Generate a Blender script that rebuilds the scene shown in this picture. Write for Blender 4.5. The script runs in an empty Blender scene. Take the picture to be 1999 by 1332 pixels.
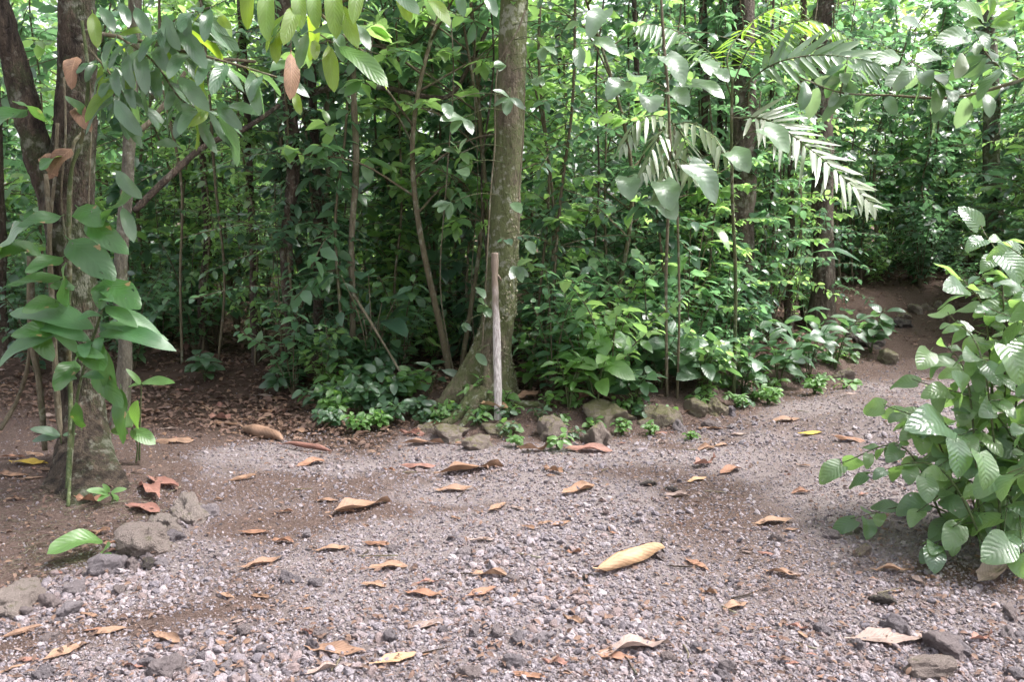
import bpy, math, random
import numpy as np
from mathutils import Vector, Matrix

# ------------------------------------------------------------------ camera, sky, sun, exposure
SC = bpy.context.scene
COL = SC.collection
CAM_H, FPX, PITCH = 1.5, 1666.0, math.radians(8.06)
cam_d = bpy.data.cameras.new('camera')
cam = bpy.data.objects.new('camera', cam_d); COL.objects.link(cam)
cam.location = (0, 0, CAM_H); cam.rotation_euler = (math.pi / 2 - PITCH, 0, 0)
cam_d.sensor_width = 36.0; cam_d.lens = FPX / 1999.0 * 36.0
cam_d.clip_start = 0.05; cam_d.clip_end = 1000.0
SC.camera = cam

SUN_EL, SUN_ROT = math.radians(62), math.radians(88)
world = bpy.data.worlds.new('World'); SC.world = world; world.use_nodes = True
wn = world.node_tree; wn.nodes.clear()
sky = wn.nodes.new('ShaderNodeTexSky'); sky.sky_type = 'NISHITA'; sky.sun_disc = False
sky.sun_elevation = SUN_EL; sky.sun_rotation = SUN_ROT
sky.air_density = 1.0; sky.dust_density = 4.0; sky.ozone_density = 1.0
hs = wn.nodes.new('ShaderNodeHueSaturation'); hs.inputs['Saturation'].default_value = 0.22   # high thin overcast
bg = wn.nodes.new('ShaderNodeBackground'); bg.inputs['Strength'].default_value = 0.09
wo = wn.nodes.new('ShaderNodeOutputWorld')
wn.links.new(sky.outputs[0], hs.inputs['Color']); wn.links.new(hs.outputs[0], bg.inputs[0]); wn.links.new(bg.outputs[0], wo.inputs[0])

sl = bpy.data.lights.new('sun', 'SUN'); sl.energy = 1.5; sl.angle = math.radians(14); sl.color = (1.0, 0.96, 0.93)
sun = bpy.data.objects.new('sun', sl); COL.objects.link(sun)
sd = Vector((math.sin(SUN_ROT) * math.cos(SUN_EL), math.cos(SUN_ROT) * math.cos(SUN_EL), math.sin(SUN_EL)))
sun.rotation_euler = sd.to_track_quat('Z', 'Y').to_euler(); sun.location = (0, 0, 20)

VS = SC.view_settings
VS.view_transform = 'Standard'; VS.look = 'None'; VS.exposure = 2.5; VS.gamma = 1.0; VS.use_curve_mapping = False
SC.cycles.use_denoising = True
SC.cycles.max_bounces = 4; SC.cycles.diffuse_bounces = 3; SC.cycles.glossy_bounces = 2
SC.cycles.transmission_bounces = 2; SC.cycles.transparent_max_bounces = 4
SC.cycles.sample_clamp_indirect = 6.0; SC.cycles.use_adaptive_sampling = True; SC.cycles.adaptive_threshold = .03

# ------------------------------------------------------------------ helpers: noise, projection, terrain
RS = np.random.RandomState(11)
def _h(i, j, k, s):
    n = (i * 374761393 + j * 668265263 + k * 1274126177 + s * 974711) & 0x7fffffff
    n = ((n ^ (n >> 13)) * 1103515245 + 12345) & 0x7fffffff
    n = ((n ^ (n >> 16)) * 69069 + 1) & 0x7fffffff
    return (n & 0xffff) / 65535.0
def vnoise(p, s=0):
    p = np.asarray(p, float); i = np.floor(p).astype(np.int64); f = p - i; f = f * f * (3 - 2 * f)
    r = 0
    for dx in (0, 1):
        for dy in (0, 1):
            for dz in (0, 1):
                w = (f[:, 0] if dx else 1 - f[:, 0]) * (f[:, 1] if dy else 1 - f[:, 1]) * (f[:, 2] if dz else 1 - f[:, 2])
                r = r + w * _h(i[:, 0] + dx, i[:, 1] + dy, i[:, 2] + dz, s)
    return r * 2 - 1
def fbm(p, o=4, s=0):
    p = np.asarray(p, float); a, r = 1.0, 0
    for k in range(o): r = r + a * vnoise(p * 2 ** k, s + k); a *= .5
    return r
def sstep(a, b, x):
    t = np.clip((np.asarray(x, float) - a) / (b - a), 0, 1); return t * t * (3 - 2 * t)
CP, SP = math.cos(PITCH), math.sin(PITCH)
def ray(px, py):
    u, v = (px - 999.5) / FPX, (666.0 - py) / FPX
    return np.array([u, CP + v * SP, -SP + v * CP])
def P(px, py, dep):                      # the point of the place seen at a pixel of the photograph, dep metres ahead
    r = ray(px, py); r = r * (dep / r[1]); return np.array([r[0], r[1], CAM_H + r[2]])
EX = np.array([-30, -9, -5.6, -3.4, -1.76, -.75, -.3, .3, 1.0, 1.6, 2.4, 3.2, 3.9, 4.7, 6.0, 9, 30])
EY = np.array([11, 9.8, 8.6, 7.5, 6.95, 6.4, 6.05, 5.95, 6.2, 6.65, 7.5, 8.3, 9.7, 10.9, 11.6, 12.5, 14])
def into_forest(x, y): return np.asarray(y, float) - np.interp(x, EX, EY)
_gx, _gy = np.arange(-16, 16.01, .06), np.arange(-4, 30.01, .06)
_q = np.stack([*(a.ravel() for a in np.meshgrid(_gx, _gy)), np.zeros(len(_gx) * len(_gy))], 1)
_NZ = (.018 * fbm(_q * .9, 3, 5) + .006 * fbm(_q * 5, 2, 9)).reshape(len(_gy), len(_gx))
def bumps(x, y):
    u = np.clip((x + 16) / .06, 0, len(_gx) - 1.001); v = np.clip((y + 4) / .06, 0, len(_gy) - 1.001); i, j = u.astype(int), v.astype(int); f, g = u - i, v - j
    return (_NZ[j, i] * (1 - f) + _NZ[j, i + 1] * f) * (1 - g) + (_NZ[j + 1, i] * (1 - f) + _NZ[j + 1, i + 1] * f) * g
def terrain(x, y):
    x = np.atleast_1d(np.asarray(x, float)); y = np.atleast_1d(np.asarray(y, float))
    s = into_forest(x, y)
    z = 0.15 * sstep(-.05, .55, s) + 0.115 * np.clip(y - 8, 0, 6) * sstep(1.2, 3.6, x)
    z = z + 0.10 * np.exp(-(((x + 2.5) / .9) ** 2 + ((y - 4.9) / .7) ** 2))
    z = z + 0.16 * sstep(1.9, 3.0, x) * (1 - sstep(6, 8, y)) * sstep(-.15, .6, x - .33 * y)
    z = z + .07 * np.exp(-((s - .12) / .22) ** 2) * sstep(-1.0, -.5, x)
    return z + bumps(x, y)
def G(px, py):                           # where a pixel's ray meets the ground
    r = ray(px, py); z = 0.0
    for _ in range(12):
        t = (z - CAM_H) / r[2]; z = .5 * z + .5 * float(terrain(r[0] * t, r[1] * t)[0])
    t = (z - CAM_H) / r[2]
    return np.array([r[0] * t, r[1] * t, float(terrain(r[0] * t, r[1] * t)[0])])
def local(pts, base): return np.asarray(pts) - np.asarray(base)
def nrm(v): return v / (np.linalg.norm(v, axis=-1, keepdims=True) + 1e-9)
def crv(pts, n=16):                      # Catmull-Rom through points
    p = np.array(pts, float); p = np.vstack([2 * p[0] - p[1], p, 2 * p[-1] - p[-2]])
    m = len(p) - 3; out = []
    for t in np.linspace(0, m - 1e-6, n):
        i = int(t); f = t - i; a, b, c, d = p[i], p[i + 1], p[i + 2], p[i + 3]
        out.append(.5 * (2 * b + (c - a) * f + (2 * a - 5 * b + 4 * c - d) * f * f + (3 * b - a - 3 * c + d) * f ** 3))
    return np.array(out)

# ------------------------------------------------------------------ helpers: meshes and objects
def quads(n, sides):
    i, j = (a.ravel() for a in np.meshgrid(np.arange(n - 1) * sides, np.arange(sides), indexing='ij')); k = (j + 1) % sides
    return np.concatenate([np.stack([i + j, i + k, i + sides + k], 1), np.stack([i + j, i + sides + k, i + sides + j], 1)])
class MB:
    def __init__(s): s.V, s.T, s.U, s.R, s.M, s.n = [], [], [], [], [], 0
    def add(s, V, T, U=None, rnd=0., mi=0):
        V = np.asarray(V, float); T = np.asarray(T, int)
        s.V.append(V); s.T.append(T + s.n); s.U.append(np.zeros((len(V), 2)) if U is None else U)
        s.R.append(np.broadcast_to(np.asarray(rnd, float), (len(V),)).copy()); s.M.append(np.full(len(T), mi)); s.n += len(V)
        return s
    def inst(s, tpl, A, Pp, rnd, mi=0):
        V, T, U = tpl; N = len(Pp)
        if N == 0: return s
        VV = np.einsum('nij,vj->nvi', A, V) + Pp[:, None, :]
        TT = T[None] + (np.arange(N) * len(V))[:, None, None]
        return s.add(VV.reshape(-1, 3), TT.reshape(-1, 3), np.tile(U, (N, 1)), np.repeat(rnd, len(V)), mi)
    def tube(s, pts, rad, sides=6, rnd=0., mi=0, rough=0., seed=0):
        pts = np.asarray(pts, float); n = len(pts); rad = np.broadcast_to(np.asarray(rad, float), (n,))
        t = nrm(np.gradient(pts, axis=0)); ref = np.array([1., 0, 0]) if abs(t[:, 0]).mean() < .7 else np.array([0, 1., 0])
        a = nrm(np.cross(t, ref)); b = np.cross(t, a)
        th = np.linspace(0, 2 * math.pi, sides, endpoint=False)
        rr = rad[:, None] * np.ones(sides)
        ring = lambda R: pts[:, None] + R[..., None] * (np.cos(th)[None, :, None] * a[:, None] + np.sin(th)[None, :, None] * b[:, None])
        V = ring(rr)
        if rough: V = ring(rr * (1 + rough * fbm(V.reshape(-1, 3) * 14, 3, seed).reshape(n, sides)))
        U = np.stack(np.meshgrid(np.arange(sides) / sides, np.linspace(0, 1, n)), -1).reshape(-1, 2)
        T = quads(n, sides)
        V = np.vstack([V.reshape(-1, 3), pts[:1], pts[-1:]]); U = np.vstack([U, [[0, 0]], [[0, 1]]])
        j = np.arange(sides); k = (j + 1) % sides; e = n * sides + 0 * j
        return s.add(V, np.concatenate([T, np.stack([e, k, j], 1), np.stack([e + 1, e - sides + j, e - sides + k], 1)]), U, rnd, mi)
    def mesh(s, name, mats, smooth=True):
        V = np.vstack(s.V).astype(np.float32); T = np.vstack(s.T).astype(np.int32); U = np.vstack(s.U).astype(np.float32)
        me = bpy.data.meshes.new(name); me.vertices.add(len(V)); me.loops.add(T.size); me.polygons.add(len(T))
        me.vertices.foreach_set('co', V.ravel()); me.loops.foreach_set('vertex_index', T.ravel())
        me.polygons.foreach_set('loop_start', np.arange(0, T.size, 3, dtype=np.int32))
        me.polygons.foreach_set('material_index', np.concatenate(s.M).astype(np.int32))
        me.polygons.foreach_set('use_smooth', np.full(len(T), smooth))
        me.uv_layers.new(name='UVMap').data.foreach_set('uv', U[T.ravel()].ravel())
        me.attributes.new('rnd', 'FLOAT', 'POINT').data.foreach_set('value', np.concatenate(s.R).astype(np.float32))
        for m in (mats if isinstance(mats, (list, tuple)) else [mats]): me.materials.append(m)
        me.update(calc_edges=True)
        return me

def obj(name, mesh, parent=None, mat=None):
    o = bpy.data.objects.new(name, mesh); COL.objects.link(o)
    if parent is not None: o.parent = parent
    if mat is not None: o.matrix_basis = mat
    return o
def tag(o, label=None, cat=None, group=None, kind=None):
    for k, v in (('label', label), ('category', cat), ('group', group), ('kind', kind)):
        if v: o[k] = v
    return o
def thing(name, loc, label, cat, group=None, rz=0., sc=1.):
    o = obj(name, None); o.location = loc; o.rotation_euler = (0, 0, rz); o.scale = (sc, sc, sc)
    o.empty_display_size = .1
    return tag(o, label, cat, group)
def frames(D, N, L, W=None):
    D = nrm(np.asarray(D, float)); X = nrm(np.cross(D, N)); Z = np.cross(X, D); L = np.asarray(L, float)[:, None]
    W = L if W is None else np.asarray(W, float)[:, None]
    return np.stack([X * W, D * L, Z * W], 2)
def m4(A, p):
    m = Matrix.Identity(4)
    for i in range(3):
        for j in range(3): m[i][j] = A[i][j]
        m[i][3] = p[i]
    return m

def right_bank(x, y): return np.asarray(x, float) - np.interp(y, [2, 5, 7, 9, 11, 13, 20], [1.9, 2.7, 3.9, 4.9, 5.9, 7.4, 12])
# ------------------------------------------------------------------ materials
def nt(name):
    m = bpy.data.materials.new(name); m.use_nodes = True; t = m.node_tree; t.nodes.clear(); return m, t
class NB:
    def __init__(s, t): s.t = t
    def n(s, typ, ins=None, **kw):
        nd = s.t.nodes.new(typ)
        for k, v in kw.items(): setattr(nd, k, v)
        for k, v in (ins or {}).items():
            if hasattr(v, 'node') or isinstance(v, bpy.types.NodeSocket): s.t.links.new(v, nd.inputs[k])
            else: nd.inputs[k].default_value = v
        return nd
    def math(s, op, a, b=0., c=0.): return s.n('ShaderNodeMath', {0: a, 1: b, 2: c}, operation=op).outputs[0]
    def ramp(s, fac, stops, interp='LINEAR'):
        r = s.n('ShaderNodeValToRGB', {'Fac': fac}); cr = r.color_ramp; cr.interpolation = interp
        while len(cr.elements) < len(stops): cr.elements.new(.5)
        for e, (p, c) in zip(cr.elements, stops): e.position = p; e.color = (*c, 1) if len(c) == 3 else c
        return r.outputs['Color']
    def mix(s, f, a, b, bt='MIX'):
        m = s.n('ShaderNodeMix', data_type='RGBA', blend_type=bt)
        for i, v in ((0, f), (6, a), (7, b)):
            if isinstance(v, bpy.types.NodeSocket): s.t.links.new(v, m.inputs[i])
            else: m.inputs[i].default_value = (*v, 1) if isinstance(v, tuple) and len(v) == 3 else v
        return m.outputs[2]
    def noise(s, vec, sc, det=4., rough=.55):
        nd = s.n('ShaderNodeTexNoise', {'Scale': sc, 'Detail': det, 'Roughness': rough})
        if vec is not None: s.t.links.new(vec, nd.inputs['Vector'])
        return nd.outputs['Fac']
    def rnd(s):
        a = s.n('ShaderNodeAttribute', attribute_name='rnd').outputs['Fac']
        o = s.n('ShaderNodeObjectInfo').outputs['Random']
        return s.math('FRACT', s.math('ADD', a, o))
    def out(s, sh): s.t.links.new(sh, s.n('ShaderNodeOutputMaterial').inputs['Surface'])

def leaf_mat(name, cols, tcol, rough=.38, trans=.4, veins=9., vein_gain=.35, bump=.25, blotch=.0, blotch_col=(.2, .1, .04), spec=.9, vein_col=None, simple=False, holes=0.):
    m, t = nt(name); b = NB(t)
    r = b.rnd(); uv = b.n('ShaderNodeTexCoord').outputs['UV']; geo = b.n('ShaderNodeNewGeometry')
    col = b.ramp(r, [(i / max(1, len(cols) - 1), c) for i, c in enumerate(cols)])
    if simple:
        col = b.mix(b.math('MULTIPLY', geo.outputs['Backfacing'], .4), col, tuple(min(1, c * 1.6 + .02) for c in cols[-1]))
        p = b.n('ShaderNodeBsdfPrincipled', {'Base Color': col, 'Roughness': rough, 'Specular IOR Level': spec})
        tr = b.n('ShaderNodeBsdfTranslucent', {'Color': b.mix(1., b.mix(.5, col, tcol), (2.2, 2.2, 2.2), 'MULTIPLY')})
        b.out(b.n('ShaderNodeMixShader', {0: trans, 1: p.outputs[0], 2: tr.outputs[0]}).outputs[0]); return m
    sx = b.n('ShaderNodeSeparateXYZ', {0: uv}); au = b.math('ABSOLUTE', b.math('SUBTRACT', sx.outputs[0], .5))
    v = b.math('ADD', b.math('SUBTRACT', sx.outputs[1], b.math('MULTIPLY', au, .55)), b.math('MULTIPLY', b.noise(uv, 4., 2.), .09))
    side = b.math('PINGPONG', b.math('MULTIPLY', v, veins), .5)                     # 0 at a side vein
    sv = b.math('SUBTRACT', 1., b.n('ShaderNodeMapRange', {0: side, 1: 0., 2: .09}, interpolation_type='SMOOTHSTEP').outputs[0])
    mv = b.math('SUBTRACT', 1., b.n('ShaderNodeMapRange', {0: au, 1: .012, 2: .04}, interpolation_type='SMOOTHSTEP').outputs[0])
    vm = b.math('MAXIMUM', b.math('MULTIPLY', sv, .6), mv)
    vc = vein_col or tuple(min(1, c * 1.9 + .02) for c in cols[-1])
    col = b.mix(b.math('MULTIPLY', vm, vein_gain), col, vc)
    oc = b.n('ShaderNodeTexCoord').outputs['Object']
    big = b.noise(oc, 3.0, 3.)
    col = b.mix(.35, col, b.mix(big, (.0, .0, .0), tuple(c * 1.7 for c in cols[-1])), 'MIX')
    if blotch:
        bl = b.n('ShaderNodeMapRange', {0: b.noise(oc, 5., 4.), 1: 1 - blotch, 2: 1.03 - blotch}).outputs[0]
        col = b.mix(bl, col, blotch_col)
    col = b.mix(b.math('MULTIPLY', geo.outputs['Backfacing'], .35), col, tuple(min(1, c * 1.6 + .02) for c in cols[-1]))
    hgt = b.math('ADD', b.math('MULTIPLY', side, 1.6), b.math('MULTIPLY', b.noise(uv, 30., 2.), .35))
    bp = b.n('ShaderNodeBump', {'Strength': bump, 'Distance': .006, 'Height': hgt}).outputs[0]
    rg = b.math('ADD', rough - .08, b.math('MULTIPLY', r, .2))
    p = b.n('ShaderNodeBsdfPrincipled', {'Base Color': col, 'Roughness': rg, 'Specular IOR Level': spec, 'Normal': bp})
    tc = b.mix(.5, col, tcol); sh0 = None
    if holes:
        ov = b.n('ShaderNodeVectorMath', {0: uv, 1: b.n('ShaderNodeCombineXYZ', {0: b.math('MULTIPLY', r, 37.), 1: b.math('MULTIPLY', r, 91.)}).outputs[0]}, operation='ADD').outputs[0]
        sh0 = b.math('GREATER_THAN', b.noise(ov, 6., 2.), holes)
    tr = b.n('ShaderNodeBsdfTranslucent', {'Color': b.mix(1., tc, (2.2, 2.2, 2.2), 'MULTIPLY')})
    sh = b.n('ShaderNodeMixShader', {0: trans, 1: p.outputs[0], 2: tr.outputs[0]}).outputs[0]
    if sh0 is not None: sh = b.n('ShaderNodeMixShader', {0: sh0, 1: sh, 2: b.n('ShaderNodeBsdfTransparent').outputs[0]}).outputs[0]
    b.out(sh)
    return m

M = {}
M['forest'] = leaf_mat('forest_leaf', [(.045, .10, .062), (.075, .15, .085), (.115, .20, .092), (.095, .165, .115)], (.14, .30, .08), .30, .42, spec=1., simple=True)
M['forest_light'] = leaf_mat('forest_leaf_light', [(.09, .18, .08), (.13, .23, .10), (.18, .28, .09)], (.23, .38, .08), .34, .46, spec=1., simple=True)
M['forest_dark'] = leaf_mat('forest_leaf_dark', [(.03, .07, .046), (.046, .095, .062), (.06, .12, .07)], (.10, .21, .07), .28, .36, spec=1., simple=True)
M['far'] = leaf_mat('far_leaf', [(.05, .115, .055), (.09, .17, .07), (.15, .23, .08)], (.22, .34, .05), .36, .5, spec=.9, simple=True)
M['crown'] = leaf_mat('crown_leaf', [(.025, .065, .02), (.05, .11, .025), (.08, .14, .03)], (.12, .2, .02), .4, .35, simple=True)
M['piper'] = leaf_mat('piper_leaf', [(.065, .12, .08), (.10, .165, .115), (.15, .24, .085), (.08, .14, .10), (.05, .105, .055)], (.26, .42, .05), .29, .42, 8., .09, .4, .2, (.16, .13, .06), spec=1., holes=.70)
M['ginger'] = leaf_mat('ginger_leaf', [(.035, .11, .05), (.055, .15, .06), (.075, .175, .06)], (.14, .28, .03), .42, .36, 16., .12, .2, .24, (.22, .17, .07), holes=.74)
M['philo'] = leaf_mat('climber_leaf', [(.045, .13, .03), (.06, .16, .035), (.03, .095, .03)], (.14, .27, .02), .40, .36, 9., .2, .25, .34, (.30, .18, .10), holes=.71)
M['cacao'] = leaf_mat('cacao_leaf', [(.035, .075, .048), (.05, .10, .062), (.07, .13, .065)], (.13, .24, .03), .32, .36, 11., .15, .15, .2, (.16, .11, .05), spec=1.)
M['cacao_backlit'] = leaf_mat('cacao_backlit_leaf', [(.09, .15, .015), (.12, .19, .015), (.10, .2, .03)], (.26, .34, .01), .45, .55, 11., .3, .35, .2, (.22, .12, .02))  # yellow-green of light shining through the leaves is put into the colour
M['heart'] = leaf_mat('heart_leaf', [(.085, .13, .095), (.12, .165, .13), (.09, .165, .075)], (.2, .3, .08), .32, .32, 7., .12, .2, .17, (.25, .2, .1), spec=1.)
M['palm'] = leaf_mat('palm_leaf', [(.07, .125, .08), (.095, .155, .10), (.09, .16, .07)], (.18, .30, .05), .28, .36, 1., .05, .1, spec=1.)
M['palm_light'] = leaf_mat('palm_light_leaf', [(.10, .2, .03), (.12, .22, .035)], (.22, .34, .02), .38, .45, 1., .05, .1)
M['palm_pale'] = leaf_mat('palm_pale_leaf', [(.13, .18, .11), (.17, .215, .135), (.19, .225, .14)], (.2, .26, .09), .34, .34, 1., .05, .1, spec=.9)
M['fresh'] = leaf_mat('fresh_leaf', [(.05, .135, .035), (.075, .17, .045), (.10, .2, .05)], (.18, .32, .03), .38, .38, 9., .15, .3, .18, (.2, .16, .06))
M['under'] = leaf_mat('undergrowth_leaf', [(.03, .075, .044), (.045, .10, .055), (.062, .125, .06)], (.11, .22, .03), .33, .34, 8., .15, .3, .18, (.15, .11, .05), spec=1.)
M['fern'] = leaf_mat('fern_leaf', [(.08, .17, .05), (.1, .2, .06)], (.18, .3, .04), .5, .4, 1., .0, .1)

def dry_mat(name, cols, rough=.6):
    m, t = nt(name); b = NB(t); r = b.rnd(); tc = b.n('ShaderNodeTexCoord'); uv = tc.outputs['UV']
    col = b.ramp(r, [(i / max(1, len(cols) - 1), c) for i, c in enumerate(cols)])
    sx = b.n('ShaderNodeSeparateXYZ', {0: uv}); au = b.math('ABSOLUTE', b.math('SUBTRACT', sx.outputs[0], .5))
    side = b.math('PINGPONG', b.math('MULTIPLY', b.math('SUBTRACT', sx.outputs[1], b.math('MULTIPLY', au, .5)), 13.), .5)
    mv = b.math('SUBTRACT', 1., b.n('ShaderNodeMapRange', {0: au, 1: .01, 2: .04}).outputs[0])
    n1 = b.noise(tc.outputs['Object'], 3.5, 5.); n2 = b.noise(uv, 14., 5., .7)
    col = b.mix(b.n('ShaderNodeMapRange', {0: n1, 1: .48, 2: .68}).outputs[0], col, tuple(c * .38 for c in cols[0]))
    col = b.mix(b.math('MULTIPLY', n2, .5), col, tuple(min(1, c * 1.35) for c in cols[-1]))
    sv = b.math('SUBTRACT', 1., b.n('ShaderNodeMapRange', {0: side, 1: 0., 2: .2}).outputs[0])
    col = b.mix(b.math('MULTIPLY', b.math('MAXIMUM', b.math('MULTIPLY', sv, .5), mv), .45), col, tuple(min(1, c * 1.5 + .03) for c in cols[-1]))
    bp = b.n('ShaderNodeBump', {'Strength': .45, 'Distance': .004, 'Height': b.math('ADD', side, n2)}).outputs[0]
    p = b.n('ShaderNodeBsdfPrincipled', {'Base Color': col, 'Roughness': rough, 'Specular IOR Level': .3, 'Normal': bp})
    tr = b.n('ShaderNodeBsdfTranslucent', {'Color': col})
    b.out(b.n('ShaderNodeMixShader', {0: .18, 1: p.outputs[0], 2: tr.outputs[0]}).outputs[0])
    return m
M['tan'] = dry_mat('dry_tan', [(.21, .125, .085), (.29, .185, .125), (.24, .145, .10)])
M['pale'] = dry_mat('dry_pale', [(.38, .235, .135), (.44, .285, .175)])
M['orange'] = dry_mat('dry_orange', [(.21, .11, .068), (.27, .15, .10), (.23, .12, .08)])
M['red'] = dry_mat('dry_red', [(.20, .09, .07), (.26, .13, .10), (.24, .13, .105)])
M['brown'] = dry_mat('dry_brown', [(.15, .085, .055), (.20, .115, .075), (.24, .14, .09)])
M['greyleaf'] = dry_mat('dry_grey', [(.22, .16, .14), (.27, .2, .175)])
M['ochre'] = dry_mat('dry_ochre', [(.50, .34, .06), (.55, .36, .05)])

def bark_mat(name, c1, c2, moss=(.10, .12, .04), moss_amt=.5, scale=18., bump=.9, stretch=4., lichen=.35):
    m, t = nt(name); b = NB(t); oc = b.n('ShaderNodeTexCoord').outputs['Object']
    mp = b.n('ShaderNodeMapping', {'Vector': oc, 'Scale': (1., 1., 1. / stretch)}).outputs[0]
    n1 = b.noise(mp, scale, 6., .65); n2 = b.noise(oc, 3., 4.); n3 = b.noise(oc, 60., 4., .7); n1 = b.n('ShaderNodeMapRange', {0: n1, 1: .36, 2: .66}).outputs[0]
    vo = b.n('ShaderNodeTexVoronoi', {'Vector': mp, 'Scale': scale * 4., 'Randomness': 1.}, feature='DISTANCE_TO_EDGE').outputs[0]
    crack = b.n('ShaderNodeMapRange', {0: vo, 1: 0., 2: .12}).outputs[0]
    col = b.mix(n1, c1, c2); col = b.mix(b.math('MULTIPLY', b.math('SUBTRACT', 1., crack), .35), col, tuple(c * .45 for c in c1))
    mm = b.n('ShaderNodeMapRange', {0: b.math('ADD', n2, b.math('MULTIPLY', n3, .35)), 1: .86 - moss_amt * .4, 2: 1.0 - moss_amt * .4}).outputs[0]
    col = b.mix(mm, col, moss)
    li = b.n('ShaderNodeMapRange', {0: b.math('ADD', b.math('MULTIPLY', b.noise(oc, 22., 4.), .6), b.math('MULTIPLY', n2, .45)), 1: .56, 2: .64}).outputs[0]
    col = b.mix(b.math('MULTIPLY', li, lichen), col, (.40, .40, .34))
    hg = b.math('ADD', b.math('ADD', b.math('MULTIPLY', crack, .25), n1), b.math('MULTIPLY', n3, .5))
    bp = b.n('ShaderNodeBump', {'Strength': bump, 'Distance': .03, 'Height': hg}).outputs[0]
    b.out(b.n('ShaderNodeBsdfPrincipled', {'Base Color': col, 'Roughness': .85, 'Specular IOR Level': .25, 'Normal': bp}).outputs[0])
    return m
M['bark_mossy'] = bark_mat('bark_mossy', (.07, .055, .04), (.28, .235, .17), (.12, .135, .06), .8, lichen=.65)
M['bark_dark'] = bark_mat('bark_dark', (.04, .03, .025), (.13, .095, .072), (.07, .075, .035), .3)
M['bark_red'] = bark_mat('bark_red', (.055, .043, .035), (.165, .13, .102), (.08, .09, .04), .3)
M['bark_left_shaded'] = bark_mat('bark_left_shaded', (.022, .016, .013), (.135, .1, .075), (.06, .07, .033), .5, 22., 1.)  # bark colour darkened to stand for the shade on the left tree
M['bark_grey'] = bark_mat('bark_grey', (.08, .07, .055), (.21, .19, .15), (.10, .12, .05), .4, 26., .6)
M['twig'] = bark_mat('twig_bark', (.10, .085, .055), (.17, .14, .09), (.09, .11, .04), .3, 40., .4)
M['green_stem'] = bark_mat('green_stem', (.05, .075, .03), (.11, .13, .055), (.10, .085, .045), .5, 40., .5)
M['liana'] = bark_mat('liana_bark', (.09, .075, .05), (.2, .17, .12), (.12, .13, .06), .3, 40., .4)

def stick_mat():
    m, t = nt('weathered_stick'); b = NB(t); tc = b.n('ShaderNodeTexCoord'); oc = tc.outputs['Object']
    mp = b.n('ShaderNodeMapping', {'Vector': oc, 'Scale': (1., 1., .06)}).outputs[0]
    n = b.noise(mp, 90., 5., .7); z = b.n('ShaderNodeSeparateXYZ', {0: oc}).outputs[2]
    n2 = b.noise(oc, 9., 3.)
    wood = b.mix(b.n('ShaderNodeMapRange', {0: n, 1: .35, 2: .68}).outputs[0], (.22, .18, .17), (.68, .63, .62)); bk = b.mix(n, (.10, .075, .055), (.24, .18, .14))
    f = b.n('ShaderNodeMapRange', {0: b.math('ADD', z, b.math('MULTIPLY', n2, .5)), 1: .92, 2: 1.22}).outputs[0]
    col = b.mix(f, wood, bk)
    bp = b.n('ShaderNodeBump', {'Strength': .6, 'Distance': .01, 'Height': n}).outputs[0]
    b.out(b.n('ShaderNodeBsdfPrincipled', {'Base Color': col, 'Roughness': .7, 'Normal': bp}).outputs[0]); return m
M['stick'] = stick_mat()

def stone_mat(name, cols, moss=0., bump=.6, sc=40.):
    m, t = nt(name); b = NB(t); oc = b.n('ShaderNodeTexCoord').outputs['Object']; r = b.rnd()
    col = b.ramp(r, [(i / max(1, len(cols) - 1), c) for i, c in enumerate(cols)])
    n1 = b.noise(oc, sc, 5., .7); n2 = b.noise(oc, sc * .15, 4.)
    col = b.mix(1., col, b.mix(n1, (.55, .53, .53), (1.4, 1.38, 1.4)), 'MULTIPLY')
    if moss:
        g = b.n('ShaderNodeNewGeometry'); z = b.n('ShaderNodeSeparateXYZ', {0: g.outputs['Normal']}).outputs[2]
        mm = b.n('ShaderNodeMapRange', {0: b.math('ADD', b.math('MULTIPLY', z, .35), b.math('ADD', n2, b.math('MULTIPLY', n1, .3))), 1: 1.12 - moss * .4, 2: 1.3 - moss * .4}).outputs[0]
        col = b.mix(mm, col, b.mix(n1, (.07, .07, .035), (.22, .20, .11)))
    bp = b.n('ShaderNodeBump', {'Strength': bump, 'Distance': .03, 'Height': b.math('ADD', b.math('MULTIPLY', n1, 1.4), n2)}).outputs[0]
    b.out(b.n('ShaderNodeBsdfPrincipled', {'Base Color': col, 'Roughness': .9, 'Specular IOR Level': .2, 'Normal': bp}).outputs[0]); return m
GREYS = [(.09, .078, .086), (.185, .163, .175), (.255, .227, .242), (.165, .128, .124), (.225, .178, .174), (.295, .265, .278), (.13, .118, .132), (.21, .186, .2), (.33, .298, .305)]
M['gravel'] = stone_mat('gravel_stone', GREYS, 0., .5, 90.)
M['stone'] = stone_mat('loose_stone', [(.17, .15, .16), (.22, .195, .205), (.27, .24, .25), (.2, .165, .16), (.24, .2, .195)], 0., .8, 60.)
M['rock'] = stone_mat('border_rock', [(.17, .135, .115), (.22, .185, .16), (.19, .155, .135)], .6, .8, 22.)
M['rock_moss'] = stone_mat('mossy_rock', [(.20, .17, .13), (.25, .215, .17)], .8, .8, 22.)
M['rock_tan'] = stone_mat('tan_rock', [(.29, .24, .215), (.36, .31, .28)], .25, 1., 22.)
M['rock_dark'] = stone_mat('dark_rock', [(.07, .06, .058), (.10, .088, .08)], .3, .8, 22.)

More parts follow.
